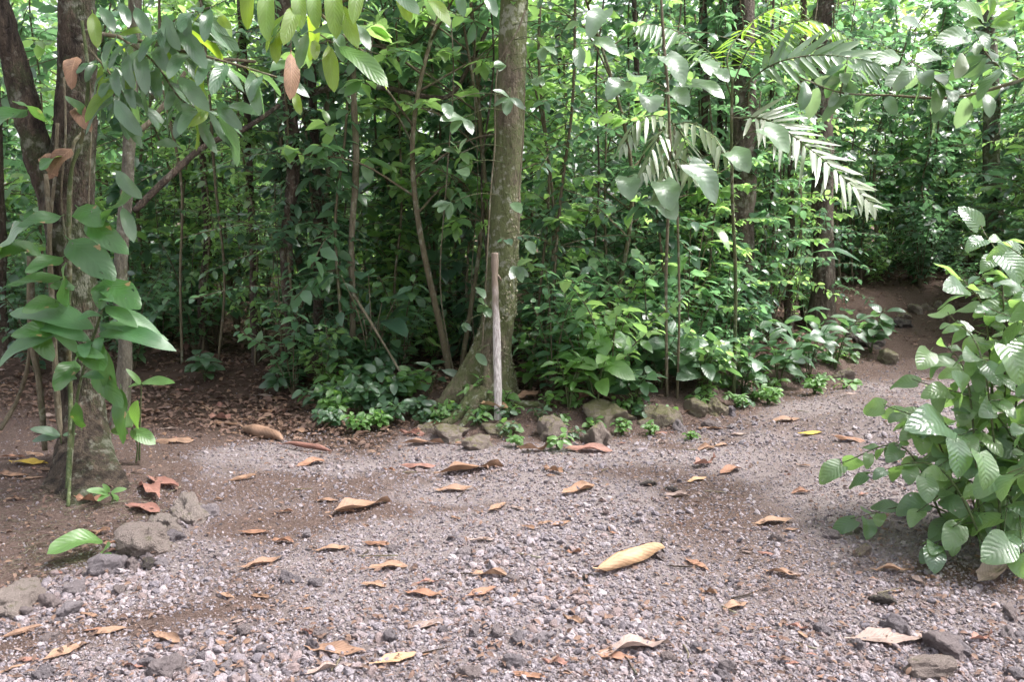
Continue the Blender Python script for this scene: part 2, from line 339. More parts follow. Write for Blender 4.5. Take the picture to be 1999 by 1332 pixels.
def ground_mat():
    m, t = nt('forest_floor'); b = NB(t); oc = b.n('ShaderNodeTexCoord').outputs['Object']
    gz = b.n('ShaderNodeAttribute', attribute_name='gravelly').outputs['Fac']; lz = b.n('ShaderNodeAttribute', attribute_name='humus').outputs['Fac']
    n1, n2, n3, n4 = b.noise(oc, 1.6, 5.), b.noise(oc, 14., 5., .6), b.noise(oc, 90., 5., .75), b.noise(oc, 300., 3., .7)
    soil = b.mix(n2, (.06, .038, .031), (.15, .103, .088)); soil = b.mix(b.math('MULTIPLY', b.n('ShaderNodeMapRange', {0: n3, 1: .45, 2: .75}).outputs[0], .8), soil, (.27, .205, .185))
    dust = b.mix(n2, (.155, .126, .124), (.285, .236, .234)); dust = b.mix(b.math('MULTIPLY', n4, .5), dust, (.34, .30, .295))
    hum = b.mix(n3, (.035, .024, .02), (.13, .085, .065))
    f = b.n('ShaderNodeMapRange', {0: b.math('ADD', gz, b.math('MULTIPLY', b.math('SUBTRACT', n1, .5), 1.1)), 1: .3, 2: .8}).outputs[0]
    col = b.mix(f, soil, dust)
    col = b.mix(b.n('ShaderNodeMapRange', {0: b.math('ADD', lz, b.math('MULTIPLY', b.math('SUBTRACT', n2, .5), .7)), 1: .3, 2: .7}).outputs[0], col, hum)
    hg = b.math('ADD', b.math('MULTIPLY', n2, 1.2), b.math('ADD', b.math('MULTIPLY', n3, .6), b.math('MULTIPLY', n4, .3)))
    bp = b.n('ShaderNodeBump', {'Strength': 1., 'Distance': .035, 'Height': hg}).outputs[0]
    b.out(b.n('ShaderNodeBsdfPrincipled', {'Base Color': col, 'Roughness': .95, 'Specular IOR Level': .15, 'Normal': bp}).outputs[0]); return m
M['ground'] = ground_mat()

# ------------------------------------------------------------------ leaf shapes (length 1 along +Y, face up +Z)
def leaf_tpl(a=.6, b=.9, W=.22, nl=3, nc=2, fold=.18, bend=.5, wave=0., lobe=0., petiole=0., curl=0., seed=0, twist=0.):
    rs = np.random.RandomState(seed)
    ts = np.linspace(0, 1, nl + 1)
    if lobe: ts = np.concatenate([[0], [.03, .1], np.linspace(.2, 1, max(2, nl - 1))])
    prof = lambda t: (t ** a) * ((1 - t) ** b); pk = a / (a + b); mx = prof(pk)
    us = np.linspace(-1, 1, nc + 1); n = len(ts)
    th = bend * (np.linspace(0, 1, 41) - .15); cy = np.concatenate([[0], np.cumsum(np.cos(th[:-1]))]) / 40; cz = np.concatenate([[0], np.cumsum(-np.sin(th[:-1]))]) / 40
    V, U, idx = [], [], []
    ph = rs.rand() * 6
    for i, t in enumerate(ts):
        w = W * prof(t) / mx if 0 < t < 1 else 0.
        row = []
        for u in ([0.] if w == 0 else us):
            if curl:
                ang = curl * u; x = w * math.sin(ang) / curl; z = w * (1 - math.cos(ang)) / curl
            else:
                x = u * w; z = fold * abs(u) * w
            z += wave * abs(u) * math.sin(t * 9 + ph + (1.3 if u > 0 else 0)) * (1 if w else 0)
            if twist:
                c, s_ = math.cos(twist * t), math.sin(twist * t); x, z = x * c - z * s_, x * s_ + z * c
            tt = t - lobe * abs(u) ** 1.5 * max(0, 1 - t / .35) ** 2
            yy = np.interp(max(tt, 0), np.linspace(0, 1, 41), cy) + min(tt, 0); zz = np.interp(max(tt, 0), np.linspace(0, 1, 41), cz)
            row.append(len(V)); V.append((x, yy, z + zz)); U.append((.5 + .5 * u, t))
        idx.append(row)
    T = []
    for i in range(n - 1):
        A, B = idx[i], idx[i + 1]
        if len(A) == 1:
            for k in range(len(B) - 1): T.append((A[0], B[k + 1], B[k]))
        elif len(B) == 1:
            for k in range(len(A) - 1): T.append((A[k], A[k + 1], B[0]))
        else:
            for k in range(len(A) - 1): T += [(A[k], A[k + 1], B[k + 1]), (A[k], B[k + 1], B[k])]
    V = np.array(V); tip = V[idx[-1][0]]; tl = math.hypot(tip[1], tip[2]); c, s_ = tip[1] / tl, tip[2] / tl      # chord along +Y, length 1
    V = np.stack([V[:, 0], (c * V[:, 1] + s_ * V[:, 2]) / tl, (-s_ * V[:, 1] + c * V[:, 2]) / tl], 1).tolist()
    if petiole:
        r = .012; k = len(V)
        for yy, zz in ((-petiole, petiole * .25), (.02, -.005)):
            for q in range(3): V.append((r * math.cos(q * 2.1), yy, zz + r * math.sin(q * 2.1))); U.append((.5, 0))
        for q in range(3): w = (q + 1) % 3; T += [(k + q, k + w, k + 3 + w), (k + q, k + 3 + w, k + 3 + q)]
        V = [(x, y + petiole, z) for x, y, z in V]
    return np.array(V), np.array(T), np.array(U)
_lm = {}
def leaf_mesh(name, mat, **kw):
    key = (mat, tuple(sorted(kw.items())))
    if key not in _lm: _lm[key] = MB().add(*leaf_tpl(**kw)).mesh(name, M[mat])
    return _lm[key]
T_OV = leaf_tpl(.55, .8, .26, 3, 2, .2, .6); T_LN = leaf_tpl(.8, 1., .16, 3, 2, .2, .7); T_CH = leaf_tpl(.6, .8, .25, 2, 2, .25, .5)
T_OB = leaf_tpl(1.0, .6, .22, 3, 2, .15, .6); T_LF = leaf_tpl(.5, .9, .07, 2, 2, .3, .9)

T_BG = leaf_tpl(.45, .7, .24, 6, 2, .2, .9, wave=.03); T_BN = leaf_tpl(.7, .8, .13, 6, 2, .25, 1.1, wave=.02)
def spray(pts, n, rng, l0, l1, t0=.2, t1=1., out=1., up=.25, droop=.0, nup=1., jit=.3):
    """n leaves round a stem: base points, directions, face normals, lengths."""
    pts = np.asarray(pts); t = t0 + (t1 - t0) * (np.arange(n) + rng.rand(n) * .6) / n; k = np.clip(t, 0, 1) * (len(pts) - 1)
    i = np.minimum(k.astype(int), len(pts) - 2); f = (k - i)[:, None]; p = pts[i] * (1 - f) + pts[i + 1] * f; tan = nrm(pts[i + 1] - pts[i])
    az = np.arange(n) * 2.399 + rng.rand() * 6; o = np.stack([np.cos(az), np.sin(az), 0 * az], 1)
    o = o - tan * (o * tan).sum(1, keepdims=True) * .8
    D = nrm(o) * out + tan * up + np.array([0, 0, -droop]) + rng.normal(0, jit, (n, 3)) * .6
    N = np.array([0, 0, nup]) + nrm(o) * .5 + rng.normal(0, jit, (n, 3))
    return p, D, N, l0 + (l1 - l0) * rng.rand(n)
def cat(L): return [np.concatenate([x[i] for x in L]) for i in range(4)]

# ------------------------------------------------------------------ setting: the ground
xs = np.unique(np.concatenate([np.arange(-5.2, 6.2, .045), np.linspace(-12, 12, 130), -np.geomspace(12, 300, 24), np.geomspace(12, 300, 24)]).round(4))
ys = np.unique(np.concatenate([np.arange(2.2, 10, .045), np.linspace(-6, 22, 110), -np.geomspace(6, 300, 18), np.geomspace(22, 400, 22)]).round(4))
gx, gy = np.meshgrid(xs, ys); gz = terrain(gx.ravel(), gy.ravel())
LB = np.array([G(*p)[:2] for p in ((20, 1250), (60, 1165), (250, 1075), (345, 1010), (330, 960), (420, 880), (600, 850))])
DIRT = [(G(-60, 1275)[:2], G(300, 1215)[:2], .13), (G(300, 1215)[:2], G(480, 1180)[:2], .08), (G(430, 1030)[:2], G(980, 985)[:2], .16), (G(1240, 880)[:2], G(1420, 860)[:2], .14), (G(1850, 1110)[:2], G(1999, 1150)[:2], .16)]
def left_soil(x, y): return sstep(-.1, .25, np.interp(y, LB[:, 1], LB[:, 0]) - x)
def gravelly(x, y):
    s = into_forest(x, y)
    g = (1 - left_soil(x, y)) * (1 - sstep(-.75, -.15, s)) * (1 - .85 * sstep(-1.7, -.7, s) * sstep(.5, 1.1, -x)) * (1 - .75 * sstep(7.2, 8.8, y))
    q = np.stack([x, y, 0 * x], 1)
    band = np.exp(-((y - (4.9 + .05 * x)) / .22) ** 2) * sstep(-1.9, -.9, -np.abs(x + .6)) * .55      # a trodden dusty strip
    for (a, b, w) in DIRT:
        d = b - a; t = np.clip(((x - a[0]) * d[0] + (y - a[1]) * d[1]) / (d @ d), 0, 1)
        band = np.maximum(band, .75 * np.exp(-(((x - a[0] - t * d[0]) ** 2 + (y - a[1] - t * d[1]) ** 2) / w ** 2)))
    return np.clip(g * (.86 + .5 * fbm(q * .9, 3, 21)) - band * .8 * (1 + .6 * fbm(q * 4, 2, 33)), 0, 1)
def humus(x, y):
    s = into_forest(x, y)
    return np.maximum(sstep(-.1, 1.0, s), np.maximum(.8 * sstep(-1.7, -.7, s) * sstep(.5, 1.1, -x), .5 * sstep(8., 9.2, y)))
mb = MB(); nx, ny = len(xs), len(ys)
ii, jj = np.meshgrid(np.arange(nx - 1), np.arange(ny - 1)); k0 = (jj * nx + ii).ravel()
mb.add(np.stack([gx.ravel(), gy.ravel(), gz], 1), np.concatenate([np.stack([k0, k0 + 1, k0 + nx + 1], 1), np.stack([k0, k0 + nx + 1, k0 + nx], 1)]))
me = mb.mesh('ground', M['ground'])
me.attributes.new('gravelly', 'FLOAT', 'POINT').data.foreach_set('value', gravelly(gx.ravel(), gy.ravel()).astype(np.float32))
me.attributes.new('humus', 'FLOAT', 'POINT').data.foreach_set('value', humus(gx.ravel(), gy.ravel()).astype(np.float32))
tag(obj('ground', me), kind='structure')

# ------------------------------------------------------------------ stones
def ico(sub):
    p = (1 + 5 ** .5) / 2
    V = [(-1, p, 0), (1, p, 0), (-1, -p, 0), (1, -p, 0), (0, -1, p), (0, 1, p), (0, -1, -p), (0, 1, -p), (p, 0, -1), (p, 0, 1), (-p, 0, -1), (-p, 0, 1)]
    T = [(0, 11, 5), (0, 5, 1), (0, 1, 7), (0, 7, 10), (0, 10, 11), (1, 5, 9), (5, 11, 4), (11, 10, 2), (10, 7, 6), (7, 1, 8), (3, 9, 4), (3, 4, 2), (3, 2, 6), (3, 6, 8), (3, 8, 9), (4, 9, 5), (2, 4, 11), (6, 2, 10), (8, 6, 7), (9, 8, 1)]
    V = [nrm(np.array(v, float)) for v in V]
    for _ in range(sub):
        mid, T2 = {}, []
        def m(a, b):
            k = (min(a, b), max(a, b))
            if k not in mid: mid[k] = len(V); V.append(nrm(V[a] + V[b]))
            return mid[k]
        for a, b, c in T: ab, bc, ca = m(a, b), m(b, c), m(c, a); T2 += [(a, ab, ca), (b, bc, ab), (c, ca, bc), (ab, bc, ca)]
        T = T2
    return np.array(V), np.array(T)
def stone_tpl(sub, seed, amp=.28, flat=.7, facets=5):
    V, T = ico(sub); rs = np.random.RandomState(seed)
    for _ in range(facets):                                        # broken faces
        d = nrm(rs.normal(size=3)); c = .62 + .25 * rs.rand(); h = V @ d; V = V - np.outer(np.clip(h - c, 0, None) * .85, d)
    V = V * (1 + amp * fbm(V * 1.3 + seed * 3.1, 3, seed))[:, None] * np.array([1, .75 + .25 * rs.rand(), flat])
    if sub > 2: V = V * (1 + .05 * fbm(V * 5 + seed, 3, seed + 3))[:, None]
    return V, T, V[:, :2] * .5
G_T = [stone_tpl(0, 50 + i, .5, .75, 3) for i in range(10)] ; G_M = [stone_tpl(1, 80 + i, .35, .72, 5) for i in range(8)]
def scatter_gravel(n, y0, y1, smin, smax, tpls, seed, thr, pw=2.2, pwg=1.):
    rs = np.random.RandomState(seed); y = y0 * (y1 / y0) ** (rs.rand(n) ** 1.15)
    x = (rs.rand(n) * 2 - 1) * (y * .64 + .25)
    g = gravelly(x, y) ** pwg; k = g > thr * .15 + rs.rand(n) * (1 - thr * .15); x, y = x[k], y[k]; n = len(x)
    s = smin + (smax - smin) * rs.rand(n) ** pw * np.clip(.6 + fbm(np.stack([x, y, 0 * x], 1) * 1.2, 2, 31), .35, 1.3)
    q = rs.rand(n) * 2 * math.pi; c, sn = np.cos(q), np.sin(q); tl = rs.normal(0, .35, n)
    A = np.zeros((n, 3, 3)); A[:, 0, 0] = c; A[:, 0, 1] = -sn; A[:, 1, 0] = sn; A[:, 1, 1] = c; A[:, 2, 2] = 1; A[:, 2, 0] = tl
    A *= s[:, None, None]; z = terrain(x, y) + s * .25
    Pp = np.stack([x, y, z], 1); rn = rs.rand(n); pick = rs.randint(0, len(tpls), n)
    for i, t in enumerate(tpls):
        w = pick == i; GB.inst(t, A[w], Pp[w], rn[w])
GB = MB()
rs = np.random.RandomState(41); n = 15000; y = (2.55 ** -1 + (8.5 ** -1 - 2.55 ** -1) * rs.rand(n)) ** -1; x = (rs.rand(n) * 2 - 1) * (y * .64 + .25)      # grit everywhere, soil too
A = np.einsum('n,nij->nij', .003 + .006 * rs.rand(n) ** 2, np.linalg.qr(rs.normal(size=(n, 3, 3)))[0]); GB.inst(G_T[0], A, np.stack([x, y, terrain(x, y) + .002], 1), rs.rand(n))
scatter_gravel(74000, 2.55, 8.8, .0045, .0125, G_T, 1, .0, pwg=.45)
scatter_gravel(11500, 2.55, 8.5, .009, .024, G_M, 2, .4, 3.0)
tag(obj('gravel', GB.mesh('gravel', M['gravel'], smooth=False)), 'pinkish grey volcanic gravel covering the clearing', kind='stuff')

B_T = [stone_tpl(3, 200 + i, .42, .72, 11) for i in range(8)]
_sm = {}
def stone_mesh(i, mat):
    if (i, mat) not in _sm: _sm[(i, mat)] = MB().add(*B_T[i]).mesh('stone', M[mat], smooth=False)
    return _sm[(i, mat)]
def put_stone(name, px, py, wpx, hpx, mat, label, i=None, group=None, cat='stone', dep=None, rz=None, sink=.25):
    """px, py: where the stone's foot meets the ground in the photograph."""
    g = G(px, py); k = math.hypot(g[1], CAM_H) / FPX; w, h = wpx * k * .56, hpx * k * .62
    i = random.randrange(8) if i is None else i
    o = obj(name, stone_mesh(i, mat)); o.scale = (w, w * .85, h / .72); o.rotation_euler = (0, 0, random.random() * 6 if rz is None else rz)
    y = g[1] + w * .6; o.location = (g[0], y, max(g[2], float(terrain(g[0], y)[0]) - .05) + h * (1 - sink) - h * .35)
    return tag(o, label, cat, group)
random.seed(4)
ROCKS = [  # px, py foot, width px, height px, material, label
    (1165, 872, 62, 68, 'rock', 'squat brown rock standing proud at the front of the stone border'),
    (1080, 862, 66, 66, 'rock', 'rough brown rock just behind the small fern at the border'),
    (985, 850, 80, 44, 'rock_moss', 'low moss-topped rock in the border below the leaning stick'),
    (1195, 828, 90, 62, 'rock_moss', 'broad rock with yellow moss cap behind the squat border rock'),
    (1290, 836, 76, 62, 'rock_moss', 'rounded moss-covered rock in the middle of the stone border'),
    (1362, 815, 52, 44, 'rock_moss', 'small rounded rock with mossy top further along the border'),
    (1402, 812, 46, 46, 'rock_moss', 'upright mossy rock beside the larger fern of the border'),
    (1428, 812, 26, 34, 'stone', 'pale grey stone leaning on the mossy rocks of the border'),
    (1328, 842, 28, 28, 'stone', 'little tan stone at the foot of the mossy border rocks'),
    (1392, 838, 34, 22, 'stone', 'flat blue-grey stone in front of the border end'),
    (1432, 838, 22, 16, 'stone', 'small blue-grey stone beside the flat one at the border end'),
    (880, 858, 70, 40, 'rock', 'earthy root-like rock left of the leaning stick'),
    (830, 850, 46, 30, 'rock', 'low brown stone at the foot of the buttress root'),
    (930, 880, 60, 34, 'rock', 'earth-covered stone below the bright cupped leaf'),
    (272, 1088, 112, 82, 'rock_tan', 'big lichen-streaked block beside the fallen green leaf'),
    (312, 1040, 66, 44, 'rock_tan', 'pale crusted stone lying on the lichen-streaked block'),
    (362, 1018, 70, 56, 'rock_tan', 'rounded tan-grey boulder at the end of the soil bank'),
    (402, 1010, 34, 32, 'stone', 'dark slate-blue stone touching the tan-grey boulder'),
    (338, 1030, 30, 26, 'stone', 'small grey stone wedged between boulder and lichen-streaked block'),
    (340, 1058, 30, 28, 'stone', 'grey stone in front of the wedged border stones'),
    (18, 1200, 100, 66, 'rock_tan', 'large smooth brown boulder cut off by the picture edge'),
    (196, 1128, 58, 46, 'stone', 'purplish-grey block below the fallen green leaf'),
    (226, 1118, 34, 36, 'stone', 'dark purple stone beside the purplish block'),
    (252, 1112, 30, 30, 'stone', 'round pinkish stone right of the dark purple stone'),
    (283, 1094, 28, 18, 'stone', 'cream pebble lying on a dark stone'),
    (286, 1112, 32, 22, 'rock_dark', 'blue-black pebble under the cream pebble'),
    (312, 1108, 30, 26, 'stone', 'dark grey pebble beside the blue-black pebble'),
    (125, 1205, 40, 32, 'stone', 'pinkish cobble in the pile beside the boulder'),
    (85, 1190, 44, 34, 'stone', 'low grey cobble in the pile beside the boulder'),
    (140, 1165, 40, 30, 'stone', 'cobble with a dark hollow at the top of the pile'),
    (38, 1205, 36, 24, 'stone', 'small reddish cobble at the boulder foot'),
    (95, 1255, 32, 22, 'stone', 'flat purple-grey stone alone on the bare dirt'),
    (562, 1140, 34, 26, 'stone', 'pale oval stone on the gravel'),
    (315, 1325, 56, 44, 'stone', 'bluish-grey rough stone at the bottom edge'),
    (80, 1328, 38, 34, 'stone', 'grey round stone at the bottom left corner'),
    (1850, 1278, 66, 48, 'stone', 'large pale grey rough stone near the bottom right'),
    (1757, 1242, 50, 42, 'stone', 'white-topped brown stone above the grey dry leaf'),
    (1832, 1334, 92, 44, 'rock_tan', 'wide flat tan stone half cut by the bottom edge'),
    (1885, 1288, 44, 36, 'stone', 'lumpy grey stone right of the large pale one'),
    (1680, 1272, 26, 30, 'stone', 'knobbly grey stone at the edge of the grey dry leaf'),
    (1685, 1088, 28, 28, 'rock', 'squared tan stone in front of the bush'),
    (1838, 1062, 44, 32, 'stone', 'rounded grey-brown stone in the shade under the bush'),
    (1630, 1052, 36, 22, 'stone', 'angular pale grey stone left of the bush'),
    (1725, 1182, 36, 26, 'rock_dark', 'dark brown clod of stone near the tan leaf'),
    (905, 1090, 32, 24, 'stone', 'blue-grey stone in the middle of the gravel'),
    (970, 1248, 36, 28, 'stone', 'light grey stone in the lower middle of the gravel'),
    (1010, 1262, 34, 30, 'stone', 'dark pitted stone right of the light grey one'),
    (1065, 1256, 36, 28, 'stone', 'blue-grey angular stone in the lower middle gravel'),
    (920, 1325, 42, 30, 'stone', 'broad grey stone at the bottom centre'),
    (1000, 1140, 30, 20, 'stone', 'brownish stone touching the orange-tan leaf strip'),
    (1150, 1135, 30, 18, 'rock_dark', 'dark squared stone at the stalk end of the curled leaf'),
    (1265, 950, 24, 16, 'rock_dark', 'dark stone in the gravel below the border'),
    (1315, 962, 26, 14, 'rock_dark', 'flat dark stone beside a pale leaf'),
    (1740, 712, 44, 34, 'rock_moss', 'mossy rock at the left edge of the rising path'),
    (1708, 680, 52, 30, 'rock_dark', 'rounded dark rock under the roots beside the path'),
    (1668, 668, 60, 34, 'rock_dark', 'dark rock half buried at the left of the path'),
    (1648, 742, 36, 28, 'rock', 'brown rock where the border meets the path'),
    (1762, 640, 40, 24, 'rock_dark', 'dark low rock halfway up the path'),
    (1770, 622, 32, 22, 'rock', 'stone in the kerb row at the top of the path, lowest one'),
    (1790, 612, 28, 26, 'rock', 'upright stone in the kerb row at the top of the path'),
    (1812, 606, 24, 18, 'rock', 'small stone in the kerb row at the top of the path'),
    (1835, 602, 24, 18, 'rock', 'last stone of the kerb row at the top of the path'),
]
for k, (px, py, w, h, mt, lb) in enumerate(ROCKS): put_stone('rock' if mt.startswith('rock') else 'stone', px, py, w, h * .9, mt, lb, k % 8, sink=.56 if 820 < px < 1460 else .42)
rs = np.random.RandomState(77); k = 0
while k < 110:                                                     # loose cobbles on the gravel
    px, py = rs.rand() * 1999, 1332 - 430 * rs.rand() ** 1.5; g = G(px, py)
    if gravelly(g[:1], g[1:2])[0] < .35 + .3 * rs.rand(): continue
    wpx = (8 + 22 * rs.rand() ** 2) * (py - 430) / 700
    reg = 'near the camera' if py > 1180 else ('in the middle of the clearing' if py > 1020 else 'in the far part of the clearing')
    sd_ = 'left half' if px < 1000 else 'right half'
    put_stone('stone', px, py, wpx, wpx * .75, 'stone', f'loose grey cobble in the gravel {reg}, {sd_}', rs.randint(8), f'loose cobbles {reg}, {sd_}', sink=.35); k += 1

# ------------------------------------------------------------------ fallen leaves
DRY = {}
def dry_mesh(mat, shape, v):
    k = (mat, shape, v)
    if k not in DRY:
        kw = {'flat': dict(curl=.35, bend=.2, wave=.03), 'dome': dict(curl=-.8, bend=.45, wave=.03), 'cup': dict(curl=.9, bend=-.35, wave=.04),
              'roll': dict(curl=-2.9, bend=.8, wave=.0), 'fold': dict(curl=.9, bend=.25, wave=.06, twist=.5), 'crumple': dict(curl=.9, bend=-.6, wave=.12, twist=.8)}[shape]
        kw = dict(kw); kw['curl'] *= 1 + .25 * (v - 1)
        w = {'roll': .20}.get(shape, .135 + .03 * v)
        V, T, U = leaf_tpl(.6 + .12 * v, .75, w, 12, 6, seed=v * 7 + 3, petiole=.06, **kw)
        V = V - np.array([0, .5, 0]); rsq = np.random.RandomState(v + 5)
        V[:, 2] += .03 * fbm(V * 5 + v * 3, 3, v); V[:, 0] *= 1 + .22 * vnoise(V * 7 + v, 3); V[:, 1] += .02 * vnoise(V * 12 + v, 4)
        V[:, 2] -= np.percentile(V[:, 2], 3)
        DRY[k] = MB().add(V, T, U).mesh('fallen_leaf', M[mat])
    return DRY[k]
def fallen(x1, y1, x2, y2, mat, shape, label, group=None, v=0, lift=.0, tilt=0., name='fallen_leaf'):
    a, b = G(x1, y1), G(x2, y2); c = (a + b) / 2; d = b - a; L = np.hypot(d[0], d[1]) * 1.03
    if abs(y2 - y1) > .35 * abs(x2 - x1): L = min(L, .32)
    o = obj(name, dry_mesh(mat, shape, v)); o.scale = (L, L, L * .9)
    z = max(float(terrain(c[0], c[1])[0]), c[2]) + .007 + lift
    o.location = (c[0], c[1], z); o.rotation_euler = (tilt, random.uniform(-.12, .12), math.atan2(d[1], d[0]) - math.pi / 2)
    return tag(o, label, 'leaf', group)
FL = [
    (1158, 1132, 1290, 1086, 'pale', 'roll', 'large pale tan leaf curled like a tube on the gravel', .012),
    (637, 1012, 757, 984, 'tan', 'fold', 'long crumpled tan leaf on the dusty strip'),
    (545, 872, 642, 886, 'red', 'roll', 'large dark red-brown leaf rolled up at the edge of the litter'),
    (470, 842, 548, 862, 'tan', 'roll', 'narrow tan leaf rolled into an arc beyond the left tree'),
    (783, 872, 862, 868, 'tan', 'fold', 'tan leaf with a turned-up edge in front of the buttress root'),
    (780, 915, 846, 914, 'red', 'dome', 'brown arched leaf below the buttress root'),
    (594, 1272, 708, 1280, 'tan', 'cup', 'tan leaf with frayed dark edge near the bottom'),
    (722, 1306, 818, 1280, 'pale', 'flat', 'pale tan blade with ribbed face near the bottom edge'),
    (1095, 972, 1156, 952, 'brown', 'cup', 'dark brown cupped leaf in the middle of the gravel'),
    (1162, 1284, 1302, 1264, 'greyleaf', 'fold', 'long thin brownish leaf strip near the bottom centre'),
    (1650, 1256, 1806, 1248, 'greyleaf', 'flat', 'big greyish dry leaf lying flat by the large pale stone'),
    (1893, 1164, 1972, 1096, 'greyleaf', 'cup', 'big pinkish-grey leaf standing tilted under the bush'),
    (1468, 1026, 1546, 1020, 'tan', 'flat', 'flat tan leaf right of the middle of the gravel'),
    (1353, 918, 1394, 906, 'red', 'crumple', 'crumpled red-brown leaf on the gravel below the border end'),
    (1405, 928, 1442, 918, 'orange', 'flat', 'orange leaf beside the crumpled red-brown one'),
    (1488, 1118, 1562, 1132, 'tan', 'fold', 'forked tan-orange leaf in the right-hand gravel'),
    (1336, 1094, 1380, 1116, 'orange', 'flat', 'short orange-tan leaf right of the curled tube leaf'),
    (716, 1116, 792, 1110, 'tan', 'flat', 'pale orange leaf lying flat left of the middle'),
    (788, 1160, 860, 1168, 'orange', 'flat', 'orange-red leaf with a clean edge in the lower left gravel'),
    (908, 1174, 966, 1154, 'orange', 'cup', 'small red-orange leaf with an upturned tip'),
    (920, 1126, 992, 1130, 'tan', 'fold', 'orange-tan leaf strip touching a brownish stone'),
    (464, 1118, 550, 1094, 'tan', 'cup', 'slender orange-tan leaf on the left-hand gravel'),
    (466, 1044, 524, 1042, 'orange', 'dome', 'red-orange arched leaf in line with the tan-grey boulder'),
    (530, 1060, 572, 1062, 'orange', 'fold', 'small folded orange leaf right of the arched one'),
    (0, 1252, 80, 1230, 'tan', 'roll', 'rolled brown-tan leaf at the left picture edge'),
    (78, 1298, 168, 1260, 'tan', 'flat', 'pale tan leaf on the dirt in the bottom left corner'),
    (244, 988, 308, 1006, 'red', 'flat', 'pinkish-red leaf lying below the left tree'),
    (262, 925, 326, 1000, 'red', 'fold', 'long red-brown leaf propped against the soil bank'),
    (288, 935, 345, 958, 'red', 'cup', 'dark folded leaf at the foot of the left tree'),
    (146, 978, 198, 986, 'orange', 'crumple', 'crumpled orange-brown leaf beside the ginger stem'),
    (1698, 1116, 1778, 1120, 'tan', 'fold', 'tan leaf in front of the bush'),
    (1770, 1128, 1806, 1148, 'greyleaf', 'fold', 'grey-brown scrap of leaf under the bush front'),
    (298, 866, 374, 866, 'tan', 'dome', 'domed tan leaf on the litter right of the left tree'),
    (18, 908, 90, 906, 'ochre', 'dome', 'ochre leaf on the soil left of the left tree'),
    (0, 932, 52, 930, 'brown', 'dome', 'brown leaf on the soil at the far left'),
    (928, 798, 988, 818, 'pale', 'cup', 'bright cupped cream-and-brown leaf at the foot of the stick', .05),
    (998, 802, 1056, 772, 'tan', 'cup', 'tan leaf standing on edge right of the stick', .04),
    (984, 738, 992, 774, 'red', 'cup', 'red-brown leaf propped against the central tree', .06),
    (812, 852, 868, 828, 'orange', 'cup', 'orange-tan leaf against the low brown stone'),
    (1138, 748, 1206, 744, 'red', 'roll', 'curled red-brown leaf among the plants behind the border', .05),
    (1128, 802, 1168, 778, 'red', 'fold', 'dark red leaf leaning behind the squat border rock', .04),
    (1188, 770, 1252, 792, 'greyleaf', 'crumple', 'pale crinkled leaf behind the mossy border rocks', .04),
    (1500, 826, 1560, 820, 'tan', 'flat', 'flat pinkish-tan leaf on the path entrance'),
    (1558, 853, 1602, 845, 'ochre', 'dome', 'small yellow leaf on the path entrance'),
    (1624, 862, 1690, 862, 'orange', 'dome', 'brown-orange leaf by the lowest bush sprigs'),
    (845, 962, 922, 958, 'tan', 'cup', 'tan-brown blade in the middle distance of the gravel'),
    (850, 932, 975, 914, 'brown', 'fold', 'long brown strip of leaf below the stone border'),
    (578, 914, 630, 904, 'orange', 'flat', 'orange leaf beyond the dusty strip'),
    (445, 942, 498, 935, 'brown', 'roll', 'brown twig-like rolled leaf left of the dusty strip'),
    (953, 1004, 986, 988, 'tan', 'cup', 'small tan leaf standing up in the gravel'),
    (1060, 918, 1098, 928, 'brown', 'crumple', 'dark crumpled leaf standing below the border'),
    (1016, 1032, 1052, 1036, 'brown', 'cup', 'dark brown small leaf, the one further left of two'),
    (1074, 1032, 1112, 1024, 'brown', 'cup', 'dark brown small leaf, the one further right of two'),
    (708, 1066, 758, 1066, 'orange', 'dome', 'orange-brown arched leaf left of the middle gravel'),
    (610, 1080, 682, 1072, 'tan', 'flat', 'thin tan leaf left of the orange-brown arched one'),
    (1010, 888, 1075, 880, 'tan', 'crumple', 'twisted tan leaf below the small fern'),
    (1100, 880, 1190, 884, 'red', 'flat', 'red-brown leaf against the front of the border'),
    (1340, 945, 1378, 936, 'pale', 'flat', 'pale cream leaf on the gravel below the border end'),
    (205, 1085, 245, 1070, 'red', 'flat', 'small rusty leaf below the lichen-streaked block'),
]
random.seed(8)
for k, e in enumerate(FL):
    fallen(*e[:7], v=k % 3, lift=e[7] if len(e) > 7 else .002)
rs = np.random.RandomState(5); k = 0
